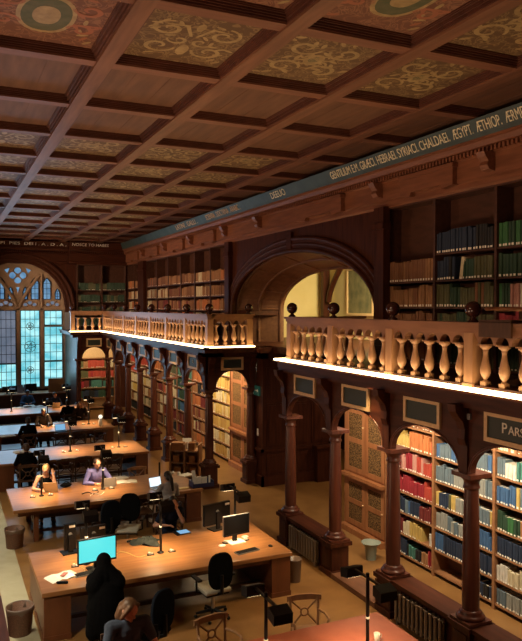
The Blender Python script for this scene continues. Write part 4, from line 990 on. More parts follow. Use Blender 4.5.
for i, b in enumerate(BOOKS):
    if i not in chosen: continue
    org, rz, t, d, h, c, cp, sp, n, lean = b
    o = bpy.data.objects.new('book', BOOKM); COL.objects.link(o); o.location = org
    o.rotation_mode = 'XYZ'; o.rotation_euler = (0, 0, rz) if not lean else (lean, 0, rz)
    if lean: o.rotation_euler = (Matrix.Rotation(rz, 3, 'Z') @ Matrix.Rotation(lean, 3, 'Y')).to_euler()
    o.scale = (t, d, h); book_mats(o, c)
    cn = c.replace('_', ' ')
    tag(o, ('%s book %s from left, %s, %s' % (cn, ordn(n), sp, cp)) if n else 'pale book leaning between the navy and green rows of the gallery case', 'book', ('books on the lower cases' if org[2] < 3.6 else 'books on the gallery cases'))
    l = bpy.data.objects.new('spine_label', LABM); COL.objects.link(l); l.parent = o
mass = MB(); cols = list(BK)
for i, b in enumerate(BOOKS):
    if i in chosen: continue
    org, rz, t, d, h, c, cp, sp, n, lean = b; O = Vector(org); m = Matrix.Rotation(rz, 3, 'Z'); k = cols.index(c)
    def P(x, y, z): return O + m @ Vector((x*t, y*d, z*h))
    pts = [(0, .06), (.5, 0), (1, .06), (1, 1), (0, 1)]
    mass.add([P(x, y, 0) for x, y in pts] + [P(x, y, 1) for x, y in pts], [(0,1,6,5), (1,2,7,6), (2,3,8,7), (3,4,9,8), (4,0,5,9), (9,8,7,6,5), (0,4,3,2,1)], k)
    if rnd.random() < 0.6: mass.add([P(0.2, 0.03, 0.04), P(0.5, -0.02, 0.04), P(0.8, 0.03, 0.04), P(0.8, 0.03, 0.10), P(0.5, -0.02, 0.10), P(0.2, 0.03, 0.10)], [(0,1,4,5), (1,2,3,4)], len(cols))
tag(mass.build('books', [BK[c] for c in cols] + ['spinelabel']), 'rows of distant bound volumes on the far and shadowed shelves', 'books', kind='stuff')
# ================================================================== READING DESKS
DX0, DX1, DD, DZ = 1.29, 5.45, 1.86, 0.75
DY = [6.10, 10.52, 15.07, 19.65, 24.15, 28.45]
rown = ['desk nearest the camera', 'front desk with the computers', 'second desk', 'third desk', 'fourth desk', 'fifth desk by the window']
desk_labels = ['reddish oak reading desk cut off by the bottom right of the photo', 'long oak reading desk with the cyan monitor and black monitors', 'long oak reading desk where the person in lavender sits',
               'long oak reading desk behind the person in lavender, empty at its right', 'long oak reading desk with the white lamp near its right end', 'far oak reading desk covered with open papers by the window']
for i, y in enumerate(DY):
    t = thing('reading_desk', desk_labels[i], 'desk', (DX0, y, 0), group='reading desks down the hall')
    MB().box(DX0, y, DZ-0.07, DX1, y+DD, DZ).build('desktop', 'desk_red' if i == 0 else 'desk', t, bevel=0.008)
    MB().box(DX0+0.1, y+0.1, DZ-0.17, DX1-0.1, y+0.16, DZ-0.07).box(DX0+0.1, y+DD-0.16, DZ-0.17, DX1-0.1, y+DD-0.1, DZ-0.07).build('apron', 'desk_side', t)
    if i != 2: MB().box(DX0+0.03, y+0.03, 0, DX0+0.42, y+DD-0.03, DZ-0.07).box(DX0+0.02, y+0.02, 0, DX0+0.43, y+DD-0.02, 0.08).build('pedestal', 'desk_side', t)
    else:
        for ly in (y+0.15, y+DD-0.25): MB().box(DX0+0.42, ly, 0, DX0+0.52, ly+0.1, DZ-0.07).build('leg', 'desk_side', t)
        MB().box(DX0+0.44, y+0.25, 0.30, DX0+0.50, y+DD-0.25, 0.38).build('stretcher', 'desk_side', t)
    MB().box(DX1-0.38, y+0.03, 0, DX1-0.03, y+DD-0.03, DZ-0.07).box(DX1-0.39, y+0.02, 0, DX1-0.02, y+DD-0.02, 0.08).build('pedestal', 'desk_side', t)
    MB().box(DX0+0.42, y+DD/2-0.02, 0.25, DX1-0.38, y+DD/2+0.02, DZ-0.07).build('modesty_panel', 'chairdk', t)
    MB().box(DX0+0.42, y+0.5, 0.08, DX1-0.38, y+0.56, 0.14).build('foot_rail', 'chairdk', t)
DYC = [y + DD/2 for y in DY]
def xcol(px, Y): r = _ray(px, 480); return Y*r.x/r.y

# ---- pole lamps with two heads
HZ = 0.90
def lamp_proto():
    t = thing('desk_lamp', 'x', 'lamp', (0, 0, DZ), group='two-headed pole lamps on the desks')
    MB().lathe([(0.06, 0), (0.06, 0.015), (0.03, 0.03)], n=14).build('base', 'blackmetal', t, local=True)
    MB().tube([(0, 0, 0.02), (0, 0, 1.0)], 0.022, 8).build('pole', 'blackmetal', t, local=True)
    MB().tube([(0, 0, 0.44), (0, 0, 0.465)], 0.026, 10).build('collar', 'white', t, local=True)
    MB().box(-0.015, -0.34, HZ+0.03, 0.015, 0.34, HZ+0.055).build('arm', 'blackmetal', t, local=True)
    for s in (-1, 1):
        h = MB().prism([(s*0.28, HZ-0.05), (s*0.44, HZ-0.085), (s*0.45, HZ+0.03), (s*0.30, HZ+0.075), (s*0.28, HZ+0.065)], 'x', -0.115, 0.115).build('lamp_head', 'black', t, local=True)
        MB().add([(-0.095, s*0.295, HZ-0.058), (0.095, s*0.295, HZ-0.058), (0.095, s*0.43, HZ-0.088), (-0.095, s*0.43, HZ-0.088)], [(0,1,2,3)] if s < 0 else [(3,2,1,0)]).build('diffuser', 'lampglow', h, local=True)
    return t
LP = None
lamps = [(0, 368, 'two-headed black pole lamp on the nearest desk, right of the photo middle'), (0, 266, 'two-headed black pole lamp on the nearest desk, by the two wooden chairs'),
         (1, 160.5, 'two-headed black pole lamp in the middle of the front desk'), (1, 86, 'two-headed black pole lamp behind the cyan monitor'), (1, 235, 'two-headed black pole lamp behind the black monitor on the front desk'),
         (2, 41.5, 'two-headed black pole lamp beside the woman in the black top'), (2, 103, 'two-headed black pole lamp in front of the person in lavender'),
         (3, 70.5, 'two-headed black pole lamp in the middle of the third desk'), (3, 119, 'two-headed black pole lamp at the right of the third desk'),
         (4, 48, 'two-headed black pole lamp on the fourth desk beside the blue laptop screen'), (4, 89, 'two-headed black pole lamp on the fourth desk behind the blonde woman'),
         (5, 67, 'two-headed black pole lamp on the far desk, close to the window'), (5, 12, 'two-headed black pole lamp on the far desk before the blind')]
POS = []
for row, px, lab in lamps:
    x, y = xcol(px, DYC[row]), DYC[row]; POS.append((row, x, y))
    if LP is None: LP = lamp_proto(); LP.location = (x, y, DZ); LP['label'] = lab
    else: dup(LP, (x, y, DZ), label=lab)
    for s in (-1, 1):
        area('lamp_light', (x, y+s*0.37, DZ+HZ-0.10), (x+0.0, y+s*0.22, DZ), 0.2, 0.13, (8.5 if row else 4.0)*K_LAMP*(0.8 if row > 3 else 1), (1.0, 0.70, 0.37), 110)
t = thing('desk_lamp', 'bare black lamp pole standing by the dark-haired person at the second desk', 'lamp', (xcol(159.5, DYC[2]), DYC[2], DZ))
MB().lathe([(0.06, 0), (0.06, 0.015), (0.03, 0.03)], n=14).build('base', 'blackmetal', t, local=True)
MB().tube([(0, 0, 0.02), (0, 0, 0.5)], 0.022, 8).build('pole', 'blackmetal', t, local=True)

# ================================================================== CHAIRS
def wood_chair(label, m='chair'):
    t = thing('wooden_chair', label, 'chair', (0,0,0), 0)
    sw, sd, sh = 0.23, 0.22, 0.45
    MB().prism([(-sw, sd), (sw, sd), (sw*0.88, -sd), (-sw*0.88, -sd)], 'z', sh-0.03, sh).build('seat', m, t, local=True, bevel=0.008)
    for x in (-1, 1):
        MB().tube([(x*0.20, 0.19, 0), (x*0.20, 0.19, sh-0.02)], 0.019, 6).build('leg', m, t, local=True)
        MB().tube([(x*0.19, -0.23, 0), (x*0.19, -0.20, sh), (x*0.21, -0.25, 0.86)], 0.020, 6).build('leg', m, t, local=True)
        MB().tube([(x*0.20, -0.22, 0.66), (x*0.255, -0.05, 0.675), (x*0.265, 0.12, 0.665), (x*0.235, 0.16, 0.64), (x*0.215, 0.14, sh)], 0.018, 6).build('arm', m, t, local=True)
    MB().prism([(-0.25, 0.79), (-0.25, 0.86), (-0.10, 0.885), (0.10, 0.885), (0.25, 0.86), (0.25, 0.79), (0.1, 0.805), (-0.1, 0.805)], 'y', -0.265, -0.235).build('top_rail', m, t, local=True)
    b = MB()
    for x in (-1, 1):
        b.tube([(x*0.19, -0.245, 0.80), (x*0.05, -0.235, 0.67), (x*0.05, -0.225, 0.60), (x*0.17, -0.21, 0.47)], 0.013, 6)
    b.tube([(0.055*math.cos(2*PI*i/14), -0.232, 0.635+0.055*math.sin(2*PI*i/14)) for i in range(14)], 0.013, 6, closed=True)
    b.build('cross_splat', m, t, local=True)
    MB().tube([(-0.2, 0.19, 0.2), (0.2, 0.19, 0.2)], 0.012, 6).tube([(-0.2, 0.19, 0.15), (-0.19, -0.22, 0.15)], 0.012, 6).tube([(0.2, 0.19, 0.15), (0.19, -0.22, 0.15)], 0.012, 6).build('stretcher', m, t, local=True)
    return t
def office_chair(label, seat='seatgrey', back='blackfab'):
    t = thing('office_chair', label, 'chair', (0,0,0), 0)
    b = MB().box(-0.23, -0.22, 0.44, 0.23, 0.25, 0.51); b.build('seat', seat, t, local=True, bevel=0.03)
    MB().box(-0.20, -0.19, 0.41, 0.20, 0.2, 0.44).build('seat_pan', 'black', t, local=True)
    out = [(0.215*math.copysign(abs(math.cos(a))**0.7, math.cos(a)), 0.83+0.29*math.copysign(abs(math.sin(a))**0.75, math.sin(a))) for a in [2*PI*i/24 for i in range(24)]]
    q = MB().prism(out, 'y', -0.30, -0.24); q.build('backrest', back, t, local=True, bevel=0.02)
    MB().tube([(0, -0.31, 0.78), (0, -0.32, 0.5), (0, -0.15, 0.42)], 0.03, 6).build('back_stem', 'black', t, local=True)
    for x in (-1, 1):
        MB().tube([(x*0.2, 0.0, 0.43), (x*0.29, 0.0, 0.46), (x*0.29, 0.0, 0.66)], 0.018, 6).box(x*0.29-0.035, -0.14, 0.66, x*0.29+0.035, 0.14, 0.69).build('armrest', 'black', t, local=True)
    MB().tube([(0, 0, 0.08), (0, 0, 0.42)], 0.03, 8).build('gas_column', 'steel', t, local=True)
    b = MB()
    for k in range(5):
        a = 2*PI*k/5+0.3; b.tube([(0, 0, 0.12), (0.28*math.cos(a), 0.28*math.sin(a), 0.075)], [0.03, 0.018], 6)
    b.build('star_base', 'black', t, local=True)
    for k in range(5):
        a = 2*PI*k/5+0.3; MB().sph((0.28*math.cos(a), 0.28*math.sin(a), 0.03), 0.03, 8, 6).build('caster', 'black', t, local=True)
    return t
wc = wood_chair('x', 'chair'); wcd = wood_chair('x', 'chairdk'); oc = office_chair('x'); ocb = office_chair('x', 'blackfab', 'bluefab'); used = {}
def place(src, x, y, rz, label, group=None):
    if src.name not in used: used[src.name] = 1; src.location = (x, y, 0); src.rotation_euler = (0, 0, rz); src['label'] = label; o = src
    else: o = dup(src, (x, y, 0), rz, label)
    if group: o['group'] = group
    return o
WG, OG = 'wooden armchairs at the desks', 'swivel chairs at the desks'
# chairs standing empty: sitter faces +Y at rz 0; far sides face the camera
p = at(213, 587, 0.48); place(oc, p.x, p.y, 0.10, 'black swivel chair with pale seat before the black monitor', OG)
p = at(128, 527, 0.50); place(oc, p.x, p.y, PI-0.4, 'swivel chair with pale seat behind the middle of the front desk', OG)
p = at(149, 625, 0.55); place(ocb, p.x, p.y, 0.5, 'black swivel chair at the bottom beside the person with hood', OG)
p = at(109, 514, 0.85); place(ocb, p.x, p.y+0.27, 0.15, 'dark blue backed swivel chair at the second desk between lamp and cyan monitor', OG)
p = at(213, 616, 0.86); place(wc, p.x, p.y-0.25, PI+0.12, 'pale wooden cross-backed chair at the bottom middle, left of its twin', WG)
p = at(300, 596, 0.86); place(wc, p.x, p.y-0.25, PI-0.25, 'wooden cross-backed chair by the near desk, in front of the radiator', WG)
p = at(137, 467, 0.87); place(wc, p.x, p.y-0.25, PI, 'wooden cross-backed chair behind the second desk, right of the person in lavender', WG)
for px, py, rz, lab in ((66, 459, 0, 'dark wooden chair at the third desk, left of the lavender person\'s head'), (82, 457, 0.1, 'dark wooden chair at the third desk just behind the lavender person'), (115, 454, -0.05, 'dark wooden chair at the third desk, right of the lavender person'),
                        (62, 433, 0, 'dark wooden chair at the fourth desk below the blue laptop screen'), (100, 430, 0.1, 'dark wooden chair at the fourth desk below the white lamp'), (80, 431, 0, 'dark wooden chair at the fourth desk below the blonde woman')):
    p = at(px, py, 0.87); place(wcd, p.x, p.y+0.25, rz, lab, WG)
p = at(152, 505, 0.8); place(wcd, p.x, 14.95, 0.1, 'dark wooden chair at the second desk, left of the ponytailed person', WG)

# ================================================================== PEOPLE
def remeshed(name, b, voxel, mats, smooth=4):
    me = b.mesh(name, []); o = bpy.data.objects.new('tmp', me); COL.objects.link(o)
    r = o.modifiers.new('r', 'REMESH'); r.mode = 'VOXEL'; r.voxel_size = voxel
    s = o.modifiers.new('s', 'SMOOTH'); s.iterations = smooth; s.factor = 0.5
    bpy.context.view_layer.update(); dg = bpy.context.evaluated_depsgraph_get()
    out = bpy.data.meshes.new_from_object(o.evaluated_get(dg)); out.name = name
    bpy.data.objects.remove(o); bpy.data.meshes.remove(me)
    out.materials.clear()
    for k in mats: out.materials.append(M[k])
    out.polygons.foreach_set('use_smooth', [True]*len(out.polygons)); return out
def joined(name, me, extra, mats):
    # add small separate pieces (eyes, lips) into the same mesh
    bm = bmesh.new(); bm.from_mesh(me); e = extra.mesh('tmp', mats); bm.from_mesh(e); bm.to_mesh(me); bm.free(); bpy.data.meshes.remove(e)
    me.materials.clear()
    for k in mats: me.materials.append(M[k])
    return me
M['skin'] = mat('skin', (0.48, 0.25, 0.165), 0.55); M['skin_tan'] = mat('skin_tan', (0.40, 0.20, 0.12), 0.55)
M['eye'] = mat('eye', (0.02, 0.015, 0.012), 0.3); M['lip'] = mat('lip', (0.42, 0.12, 0.10), 0.5)
for k, c in (('blond', (0.30, 0.17, 0.07)), ('brownhair', (0.045, 0.022, 0.012)), ('blackhair', (0.010, 0.008, 0.008)), ('darkblond', (0.095, 0.046, 0.019))):
    M[k] = mat('hair_' + k, c, 0.5, c2=tuple(x*1.5 for x in c), scale=(80, 80, 15))
for k, c in (('lavender', (0.25, 0.24, 0.58)), ('clothblack', (0.0035, 0.0035, 0.004)), ('clothgrey', (0.40, 0.39, 0.40)), ('clothnavy', (0.018, 0.026, 0.055)), ('clothblue', (0.07, 0.17, 0.36)), ('clothbrown', (0.045, 0.030, 0.024)), ('clothgreyblue', (0.07, 0.085, 0.12)), ('jeans', (0.02, 0.03, 0.06)), ('clothroyal', (0.02, 0.05, 0.22))):
    M[k] = mat('cloth_' + k, c, 0.95, c2=tuple(x*0.75 for x in c), scale=(18, 18, 18), bump=0.3, spec=0.08)

def ik(sh, wr, a, b, pole):
    d = wr - sh; L = min(d.length, (a+b)*0.995); d.normalize()
    x = (a*a - b*b + L*L)/(2*L); h = math.sqrt(max(a*a - x*x, 0.0))
    p = (pole - d*pole.dot(d)).normalized()
    return sh + d*x + p*h, sh + d*L
def hand(b, wr, d, up, side, curl=0.5):
    d = d.normalized(); s = d.cross(up).normalized()*side; up = s.cross(d).normalized()*(1 if side > 0 else -1)
    rot = Matrix((s, d, up)).transposed()
    b.sph(wr + d*0.045, (0.036, 0.048, 0.015), 10, 8, rot=rot)
    for k, ln in enumerate((0.066, 0.076, 0.070, 0.056)):
        q = wr + d*0.082 + s*(0.027 - 0.018*k); e1 = q + (d*math.cos(curl*0.6) - up*math.sin(curl*0.6))*ln*0.55; e2 = e1 + (d*math.cos(curl*1.5) - up*math.sin(curl*1.5))*ln*0.5
        b.cap(q - d*0.02, e1, 0.0095, 0.0088, 6); b.cap(e1, e2, 0.0088, 0.0075, 6)
    q = wr + d*0.025 + s*0.028; e = q + (s*0.7 + d*0.7).normalized()*0.04; b.cap(q - s*0.01, e, 0.012, 0.010, 6); b.cap(e, e + (d*0.9 - up*0.3).normalized()*0.028, 0.010, 0.008, 6)

def person(label, x, y, rz, top='clothblack', sleeve='long', hair='short', hairc='blackhair', skin='skin', trousers='jeans', lean=0.1, pitch=0.35, yaw=0.0, roll=0.0, hands=None, drop=0.0, vox=0.009, slim=1.0, size=1.0):
    t = thing('person', label, 'person', (x, y, 0), rz); t.scale = (size, size, size)
    V = Vector; L = lean
    pel = V((0, 0, 0.56)); wai = V((0, 0.02+0.3*L, 0.76)); che = V((0, 0.03+0.72*L, 0.96-0.12*L-drop)); nb = V((0, 0.02+L, 1.12-0.35*L-drop)); hd = V((0, 0.055+1.25*L, 1.285-0.5*L-drop))
    Rh = Matrix.Rotation(yaw, 3, 'Z') @ Matrix.Rotation(-pitch, 3, 'X') @ Matrix.Rotation(roll, 3, 'Y')
    H = lambda a, b2, c: hd + Rh @ V((a, b2, c))
    sh = {s: V((s*0.175*slim, che.y+0.28*L-0.01, nb.z-0.045)) for s in (-1, 1)}
    hands = hands or {}
    arms = {}
    for s in (-1, 1):
        w = V(hands.get(s, (s*0.12, 0.46+0.4*L, 0.80)))
        arms[s] = (sh[s], *ik(sh[s], w, 0.29, 0.265, (V((s*0.75, -0.15, -0.8)) if hair != 'hood' else V((s*0.1, -0.1, -1))) if w.z < 1.0 else V((s*0.15, 0.8, -0.9))))
    legs = {s: (V((s*0.095, 0.0, 0.53)), V((s*0.13, 0.42, 0.52)), V((s*0.13, 0.40, 0.10)), V((s*0.14, 0.53, 0.05))) for s in (-1, 1)}
    def torso(b, g):
        b.sph(pel, (0.165*slim+g, 0.125+g, 0.12+g), 14, 10); b.sph(wai, (0.138*slim+g, 0.10+g, 0.16+g), 14, 10)
        b.sph(che, (0.160*slim+g, 0.108+g, 0.17+g), 14, 10); b.cap(sh[-1], sh[1], 0.058+g, 0.058+g, 10); b.cap(che, nb, 0.10+g, 0.06+g, 10)
    b = MB(); torso(b, 0)
    b.cap(nb, hd + Rh @ V((0, -0.015, -0.03)), 0.052, 0.048, 10)
    b.sph(H(0, 0, 0.02), (0.076, 0.097, 0.100), 14, 10, rot=Rh); b.sph(H(0, 0.028, -0.055), (0.055, 0.064, 0.062), 12, 8, rot=Rh); b.cap(H(0, 0.090, 0.012), H(0, 0.108, -0.028), 0.010, 0.014, 8)
    b.sph(H(0, 0.08, -0.095), (0.022, 0.02, 0.018), 8, 6, rot=Rh); b.cap(H(-0.04, 0.083, 0.034), H(0.04, 0.083, 0.034), 0.012, 0.012, 6)
    for s in (-1, 1):
        b.sph(H(s*0.078, -0.008, 0.0), (0.013, 0.024, 0.034), 8, 6, rot=Rh)
        a0, a1, a2 = arms[s]; b.cap(a0, a1, 0.050, 0.040, 10); b.cap(a1, a2, 0.042, 0.027, 10)
        hand(b, a2, (a2-a1), V((0, 0, 1)) if abs((a2-a1).normalized().z) < 0.8 else V((0, 1, 0)), -s, 0.55)
        l = legs[s]; b.cap(l[0], l[1], 0.082, 0.058, 10); b.cap(l[1], l[2], 0.057, 0.040, 10); b.cap(l[2], l[3], 0.042, 0.034, 8)
    me = remeshed('person_body', b, vox, [skin], 3)
    ex = MB()
    for s in (-1, 1): ex.sph(H(s*0.031, 0.088, 0.008), 0.0105, 8, 6, 1)
    ex.sph(H(0, 0.088, -0.062), (0.023, 0.007, 0.007), 8, 6, 2, rot=Rh)
    me = joined('person_body', me, ex, [skin, 'eye', 'lip'])
    o = bpy.data.objects.new('body', me); COL.objects.link(o); o.parent = t
    def cloth(nm, b, m, v=None):
        q = bpy.data.objects.new(nm, remeshed(nm, b, v or max(vox, 0.011), [m], 4)); COL.objects.link(q); q.parent = t
    b = MB(); torso(b, 0.016)
    for s in (-1, 1):
        a0, a1, a2 = arms[s]
        if sleeve == 'long': b.cap(a0, a1, 0.066, 0.055, 10); b.cap(a1, a1 + (a2-a1)*0.9, 0.056, 0.040, 10)
        elif sleeve == 'short': b.cap(a0, a0 + (a1-a0)*0.62, 0.068, 0.060, 10)
    if sleeve == 'none':
        b = MB(); b.sph(pel, (0.18, 0.14, 0.13), 14, 10); b.sph(wai, (0.152*slim, 0.115, 0.17), 14, 10); b.sph(che + V((0, 0.006, -0.03)), (0.160*slim, 0.122, 0.155), 14, 10)
        for s in (-1, 1): b.tube([che + V((s*0.085, 0.095, 0.06)), che + V((s*0.10, 0.03, 0.205)), che + V((s*0.09, -0.09, 0.06))], 0.022, 6)
    if hair == 'hood':
        b.sph(H(0, -0.025, 0.025), (0.112, 0.125, 0.128), 14, 10, rot=Rh); b.cap(H(0, -0.05, -0.02), nb + V((0, -0.04, 0)), 0.105, 0.13, 12); b.cap(sh[-1], sh[1], 0.10, 0.10, 10)
        b.cap(H(0, -0.05, -0.04), (-0.17, -0.02, 1.0), 0.10, 0.12, 12); b.cap(H(0, -0.05, -0.04), (0.17, -0.02, 1.0), 0.10, 0.12, 12); b.sph((0, -0.05, 0.62), (0.275, 0.20, 0.44), 18, 14); b.cap((-0.19, -0.05, 0.35), (-0.15, -0.02, 0.98), 0.11, 0.10, 12); b.cap((0.19, -0.05, 0.35), (0.15, -0.02, 0.98), 0.11, 0.10, 12)
    cloth('top', b, top)
    b = MB(); b.sph(pel, (0.176*slim, 0.138, 0.125), 12, 8)
    for s in (-1, 1):
        l = legs[s]; b.cap(l[0], l[1], 0.094, 0.070, 10); b.cap(l[1], l[2] + V((0, 0, 0.03)), 0.068, 0.056, 10)
    cloth('trousers', b, trousers)
    b = MB()
    for s in (-1, 1): l = legs[s]; b = MB(); b.cap(l[2] + V((0, -0.02, -0.045)), l[3] + V((0, 0.03, -0.008)), 0.048, 0.040, 8); cloth('shoe', b, 'black', 0.012)
    if hair != 'hood':
        b = MB(); b.sph(H(0, -0.020, 0.040), (0.087, 0.099, 0.094), 16, 12, rot=Rh); b.sph(H(0, -0.05, -0.01), (0.080, 0.072, 0.085), 12, 8, rot=Rh)
        if hair == 'long':
            b.cap(H(0, -0.055, 0), H(0, -0.085, -0.24), 0.082, 0.060, 10)
            for s in (-1, 1): b.cap(H(s*0.078, -0.02, 0.03), H(s*0.090, -0.03, -0.20), 0.022, 0.028, 8)
        elif hair == 'ponytail':
            b.cap(H(0, -0.095, 0.03), H(0, -0.135, -0.06), 0.036, 0.045, 8); b.cap(H(0, -0.135, -0.06), H(0, -0.125, -0.30), 0.045, 0.026, 8)
        elif hair == 'mid':
            b.cap(H(0, -0.06, -0.02), H(0, -0.08, -0.15), 0.090, 0.075, 10)
            for s in (-1, 1): b.cap(H(s*0.060, 0.045, 0.085), H(s*0.088, 0.005, -0.08), 0.028, 0.026, 8)
        elif hair == 'bun': b.sph(H(0, -0.10, 0.075), 0.045, 10, 8)
        q = bpy.data.objects.new('hair', remeshed('hair', b, 0.010, [hairc], 3)); COL.objects.link(q); q.parent = t
    return t
def head_at(px, py, z): p = at(px, py, z); return p.x, p.y
def seat_for(px, py, lean, drop=0.0, facing=-1):
    # hip position for a head seen at this pixel
    z = 1.285 - 0.5*lean - drop; x, y = head_at(px, py, z); return x, y - facing*(0.055+1.25*lean)
def sit(px, py, facing, label, chair='dark', lean=0.12, dx=0.0, rz=0.0, **k):
    x, y = seat_for(px, py, lean, k.get('drop', 0.0), facing)
    r = (PI if facing < 0 else 0.0) + rz
    person(label, x, y, r, lean=lean, **k)
    who = label.split(',')[0]
    if chair == 'office': place(ocb, x, y, r, 'dark swivel chair under the ' + ' '.join(label.split()[:9]), OG)
    elif chair: place(wcd, x, y, r, 'dark wooden chair under the ' + ' '.join(label.split()[:9]), WG)
    return x, y
sit(46, 469.5, -1, 'woman in a black sleeveless top leaning her head on one hand over a laptop', lean=0.16, pitch=0.62, top='clothblack', sleeve='none', hair='bun', hairc='blond', slim=0.92, hands={-1: (-0.15, 0.33, 1.10), 1: (0.16, 0.52, 0.80)}, roll=-0.15)
sit(97, 463.5, -1, 'person in a lavender shirt typing on a pale laptop at the second desk', lean=0.12, pitch=0.30, yaw=0.25, top='lavender', hair='short', hairc='brownhair', hands={-1: (-0.20, 0.42, 0.82), 1: (0.10, 0.40, 0.80)})
sit(167.5, 477, 1, 'person with a dark ponytail and grey top seen from behind at a white screen', lean=0.10, pitch=0.3, yaw=0.3, top='clothgrey', hair='ponytail', hairc='blackhair', slim=0.92)
sit(173, 503, -1, 'person in dark clothes raising a bare forearm to the face at the front desk', lean=0.20, pitch=0.25, top='clothnavy', sleeve='short', hair='short', hairc='blackhair', hands={-1: (-0.06, 0.36, 1.08), 1: (0.16, 0.42, 0.80)})
sit(103.5, 563, 1, 'person in a black hood seen from behind at the cyan monitor', chair=None, lean=0.06, pitch=0.2, top='clothblack', hair='hood', trousers='clothblack', slim=0.92)
sit(129, 617, -1, 'dark blond person in a grey-blue top looking down at the bottom of the photo', lean=0.12, pitch=0.45, yaw=0.5, top='clothgreyblue', slim=1.12, size=1.08, sleeve='short', hair='mid', hairc='darkblond', hands={-1: (-0.14, 0.5, 0.80), 1: (0.14, 0.5, 0.80)})
sit(27.5, 393, -1, 'person in a blue shirt reading papers at the far desk by the window', lean=0.14, pitch=0.6, top='clothblue', hair='short', hairc='blackhair', vox=0.012)
sit(55, 395, -1, 'person in dark patterned clothes at the far desk beside the blue shirt', lean=0.14, pitch=0.4, top='clothnavy', hair='short', hairc='blackhair', vox=0.012)
sit(80, 405, -1, 'blonde person in pale brown behind a small tan laptop at the fourth desk', lean=0.14, pitch=0.4, top='clothbrown', hair='long', hairc='blond', vox=0.012, hands={-1: (-0.16, 0.32, 1.13), 1: (0.12, 0.44, 0.80)})
sit(43.5, 412, -1, 'dark-haired person in brown at the fourth desk beside the blue screen', lean=0.12, pitch=0.4, top='clothbrown', hair='short', hairc='blackhair', skin='skin_tan', vox=0.012)
sit(68, 403, 1, 'person in black seen from behind in front of the blonde person at left', lean=0.06, pitch=0.1, top='clothblack', hair='short', hairc='blackhair', vox=0.012, trousers='clothblack')
sit(28, 421, 1, 'person in black seen from behind at the left of the fourth desk', lean=0.1, pitch=0.2, top='clothblack', hair='short', hairc='blackhair', vox=0.012, trousers='clothblack')
sit(26, 448, 1, 'dark-haired person in black seen from behind at the third desk', lean=0.1, pitch=0.2, yaw=0.3, top='clothblack', hair='short', hairc='brownhair', vox=0.012, trousers='clothblack')

# ================================================================== THINGS ON THE DESKS
def monitor(x, y, rz, w, h, zb, label, on=None, shell='black', portrait=False):
    t = thing('monitor', label, 'monitor', (x, y, DZ), rz)
    MB().box(-w/2, -0.02, zb, w/2, 0.03, zb+h).build('housing', shell, t, local=True, bevel=0.006)
    bz = 0.018
    MB().box(-w/2+bz, -0.024, zb+bz+0.01, w/2-bz, -0.019, zb+h-bz).build('screen', on or 'screenoff', t, local=True)
    f = MB()
    for a, b, c, d in ((-w/2, zb, w/2, zb+bz+0.01), (-w/2, zb+h-bz, w/2, zb+h), (-w/2, zb, -w/2+bz, zb+h), (w/2-bz, zb, w/2, zb+h)): f.box(a, -0.028, b, c, -0.018, d)
    f.build('bezel', 'black', t, local=True)
    MB().box(-0.04, 0.03, 0.02, 0.04, 0.07, zb+h*0.6).build('stand', 'black', t, local=True)
    MB().box(-0.15, -0.11, 0, 0.15, 0.13, 0.02).build('foot', 'white' if shell == 'silver' else 'black', t, local=True, bevel=0.006)
    if not on or on == 'screenoff':
        MB().box(-w/2+0.02, 0.03, zb+h-0.07, -w/2+0.12, 0.034, zb+h-0.03).build('label_sticker', 'white', t, local=True)
        MB().lathe([(0.035, 0.03), (0.035, 0.033)], 0, 0, 12).build('round_logo', 'grey', t, local=True).matrix_local = Matrix.Translation((0, 0, zb+h*0.6)) @ Matrix.Rotation(-PI/2, 4, 'X')
    return t
p = at(97, 561, DZ+0.13); monitor(p.x, p.y, 0.10, 0.635, 0.40, 0.12, 'monitor with a bright cyan screen on the front desk', 'screen')
p = at(236, 534, DZ+0.15); monitor(p.x, p.y, 0.14, 0.53, 0.36, 0.14, 'black-screened monitor with a silver rim facing the empty swivel chair', None, 'silver')
p = at(217, 524, DZ+0.10); monitor(p.x, p.y+0.02, PI+0.25, 0.60, 0.40, 0.10, 'dark monitor seen from behind, left of the silver-rimmed one')
p = at(92, 540, DZ+0.12); monitor(p.x, p.y-0.1, PI+0.15, 0.45, 0.30, 0.10, 'dark monitor seen from behind above the cyan screen')
p = at(70, 551, DZ+0.02); monitor(p.x, p.y, PI+0.1, 0.20, 0.46, 0.04, 'narrow upright dark monitor seen from behind, left of the cyan screen')
def keyboard(px, py, rz, label):
    p = at(px, py, DZ+0.01); t = thing('keyboard', label, 'keyboard', (p.x, p.y, DZ), rz)
    MB().box(-0.22, -0.075, 0, 0.22, 0.075, 0.018).build('tray', 'grey', t, local=True); k = MB()
    for r in range(5):
        for c in range(15): k.box(-0.21+c*0.028, -0.066+r*0.027, 0.018, -0.187+c*0.028, -0.045+r*0.027, 0.024)
    k.build('keys', 'black', t, local=True)
keyboard(247, 551, 0.2, 'dark keyboard in front of the silver-rimmed black monitor')
keyboard(88, 573, 0.2, 'keyboard before the cyan monitor, half hidden by the hooded person')
def small(name, px, py, z, mk, mats, label, cat, rz=0, group=None):
    p = at(px, py, z); b = mk(MB()); o = b.build(name, mats); o.location = (p.x, p.y, z); o.rotation_euler = (0, 0, rz)
    return tag(o, label, cat, group)
small('computer_mouse', 270.5, 546.5, DZ, lambda b: b.sph((0, 0, 0.012), (0.032, 0.05, 0.022), 12, 8), 'black', 'black mouse near the right end of the front desk', 'mouse', 0.3)
pad = lambda b: b.tube([(0.06*math.cos(2*PI*i/16), 0.05*math.sin(2*PI*i/16), 0.008) for i in range(16)], 0.006, 5, closed=True).box(-0.04, -0.03, 0, 0.04, 0.03, 0.02)
small('cable_coil', 245, 537, DZ, pad, 'paper', 'pale cable coil right of the silver-rimmed monitor', 'cable')
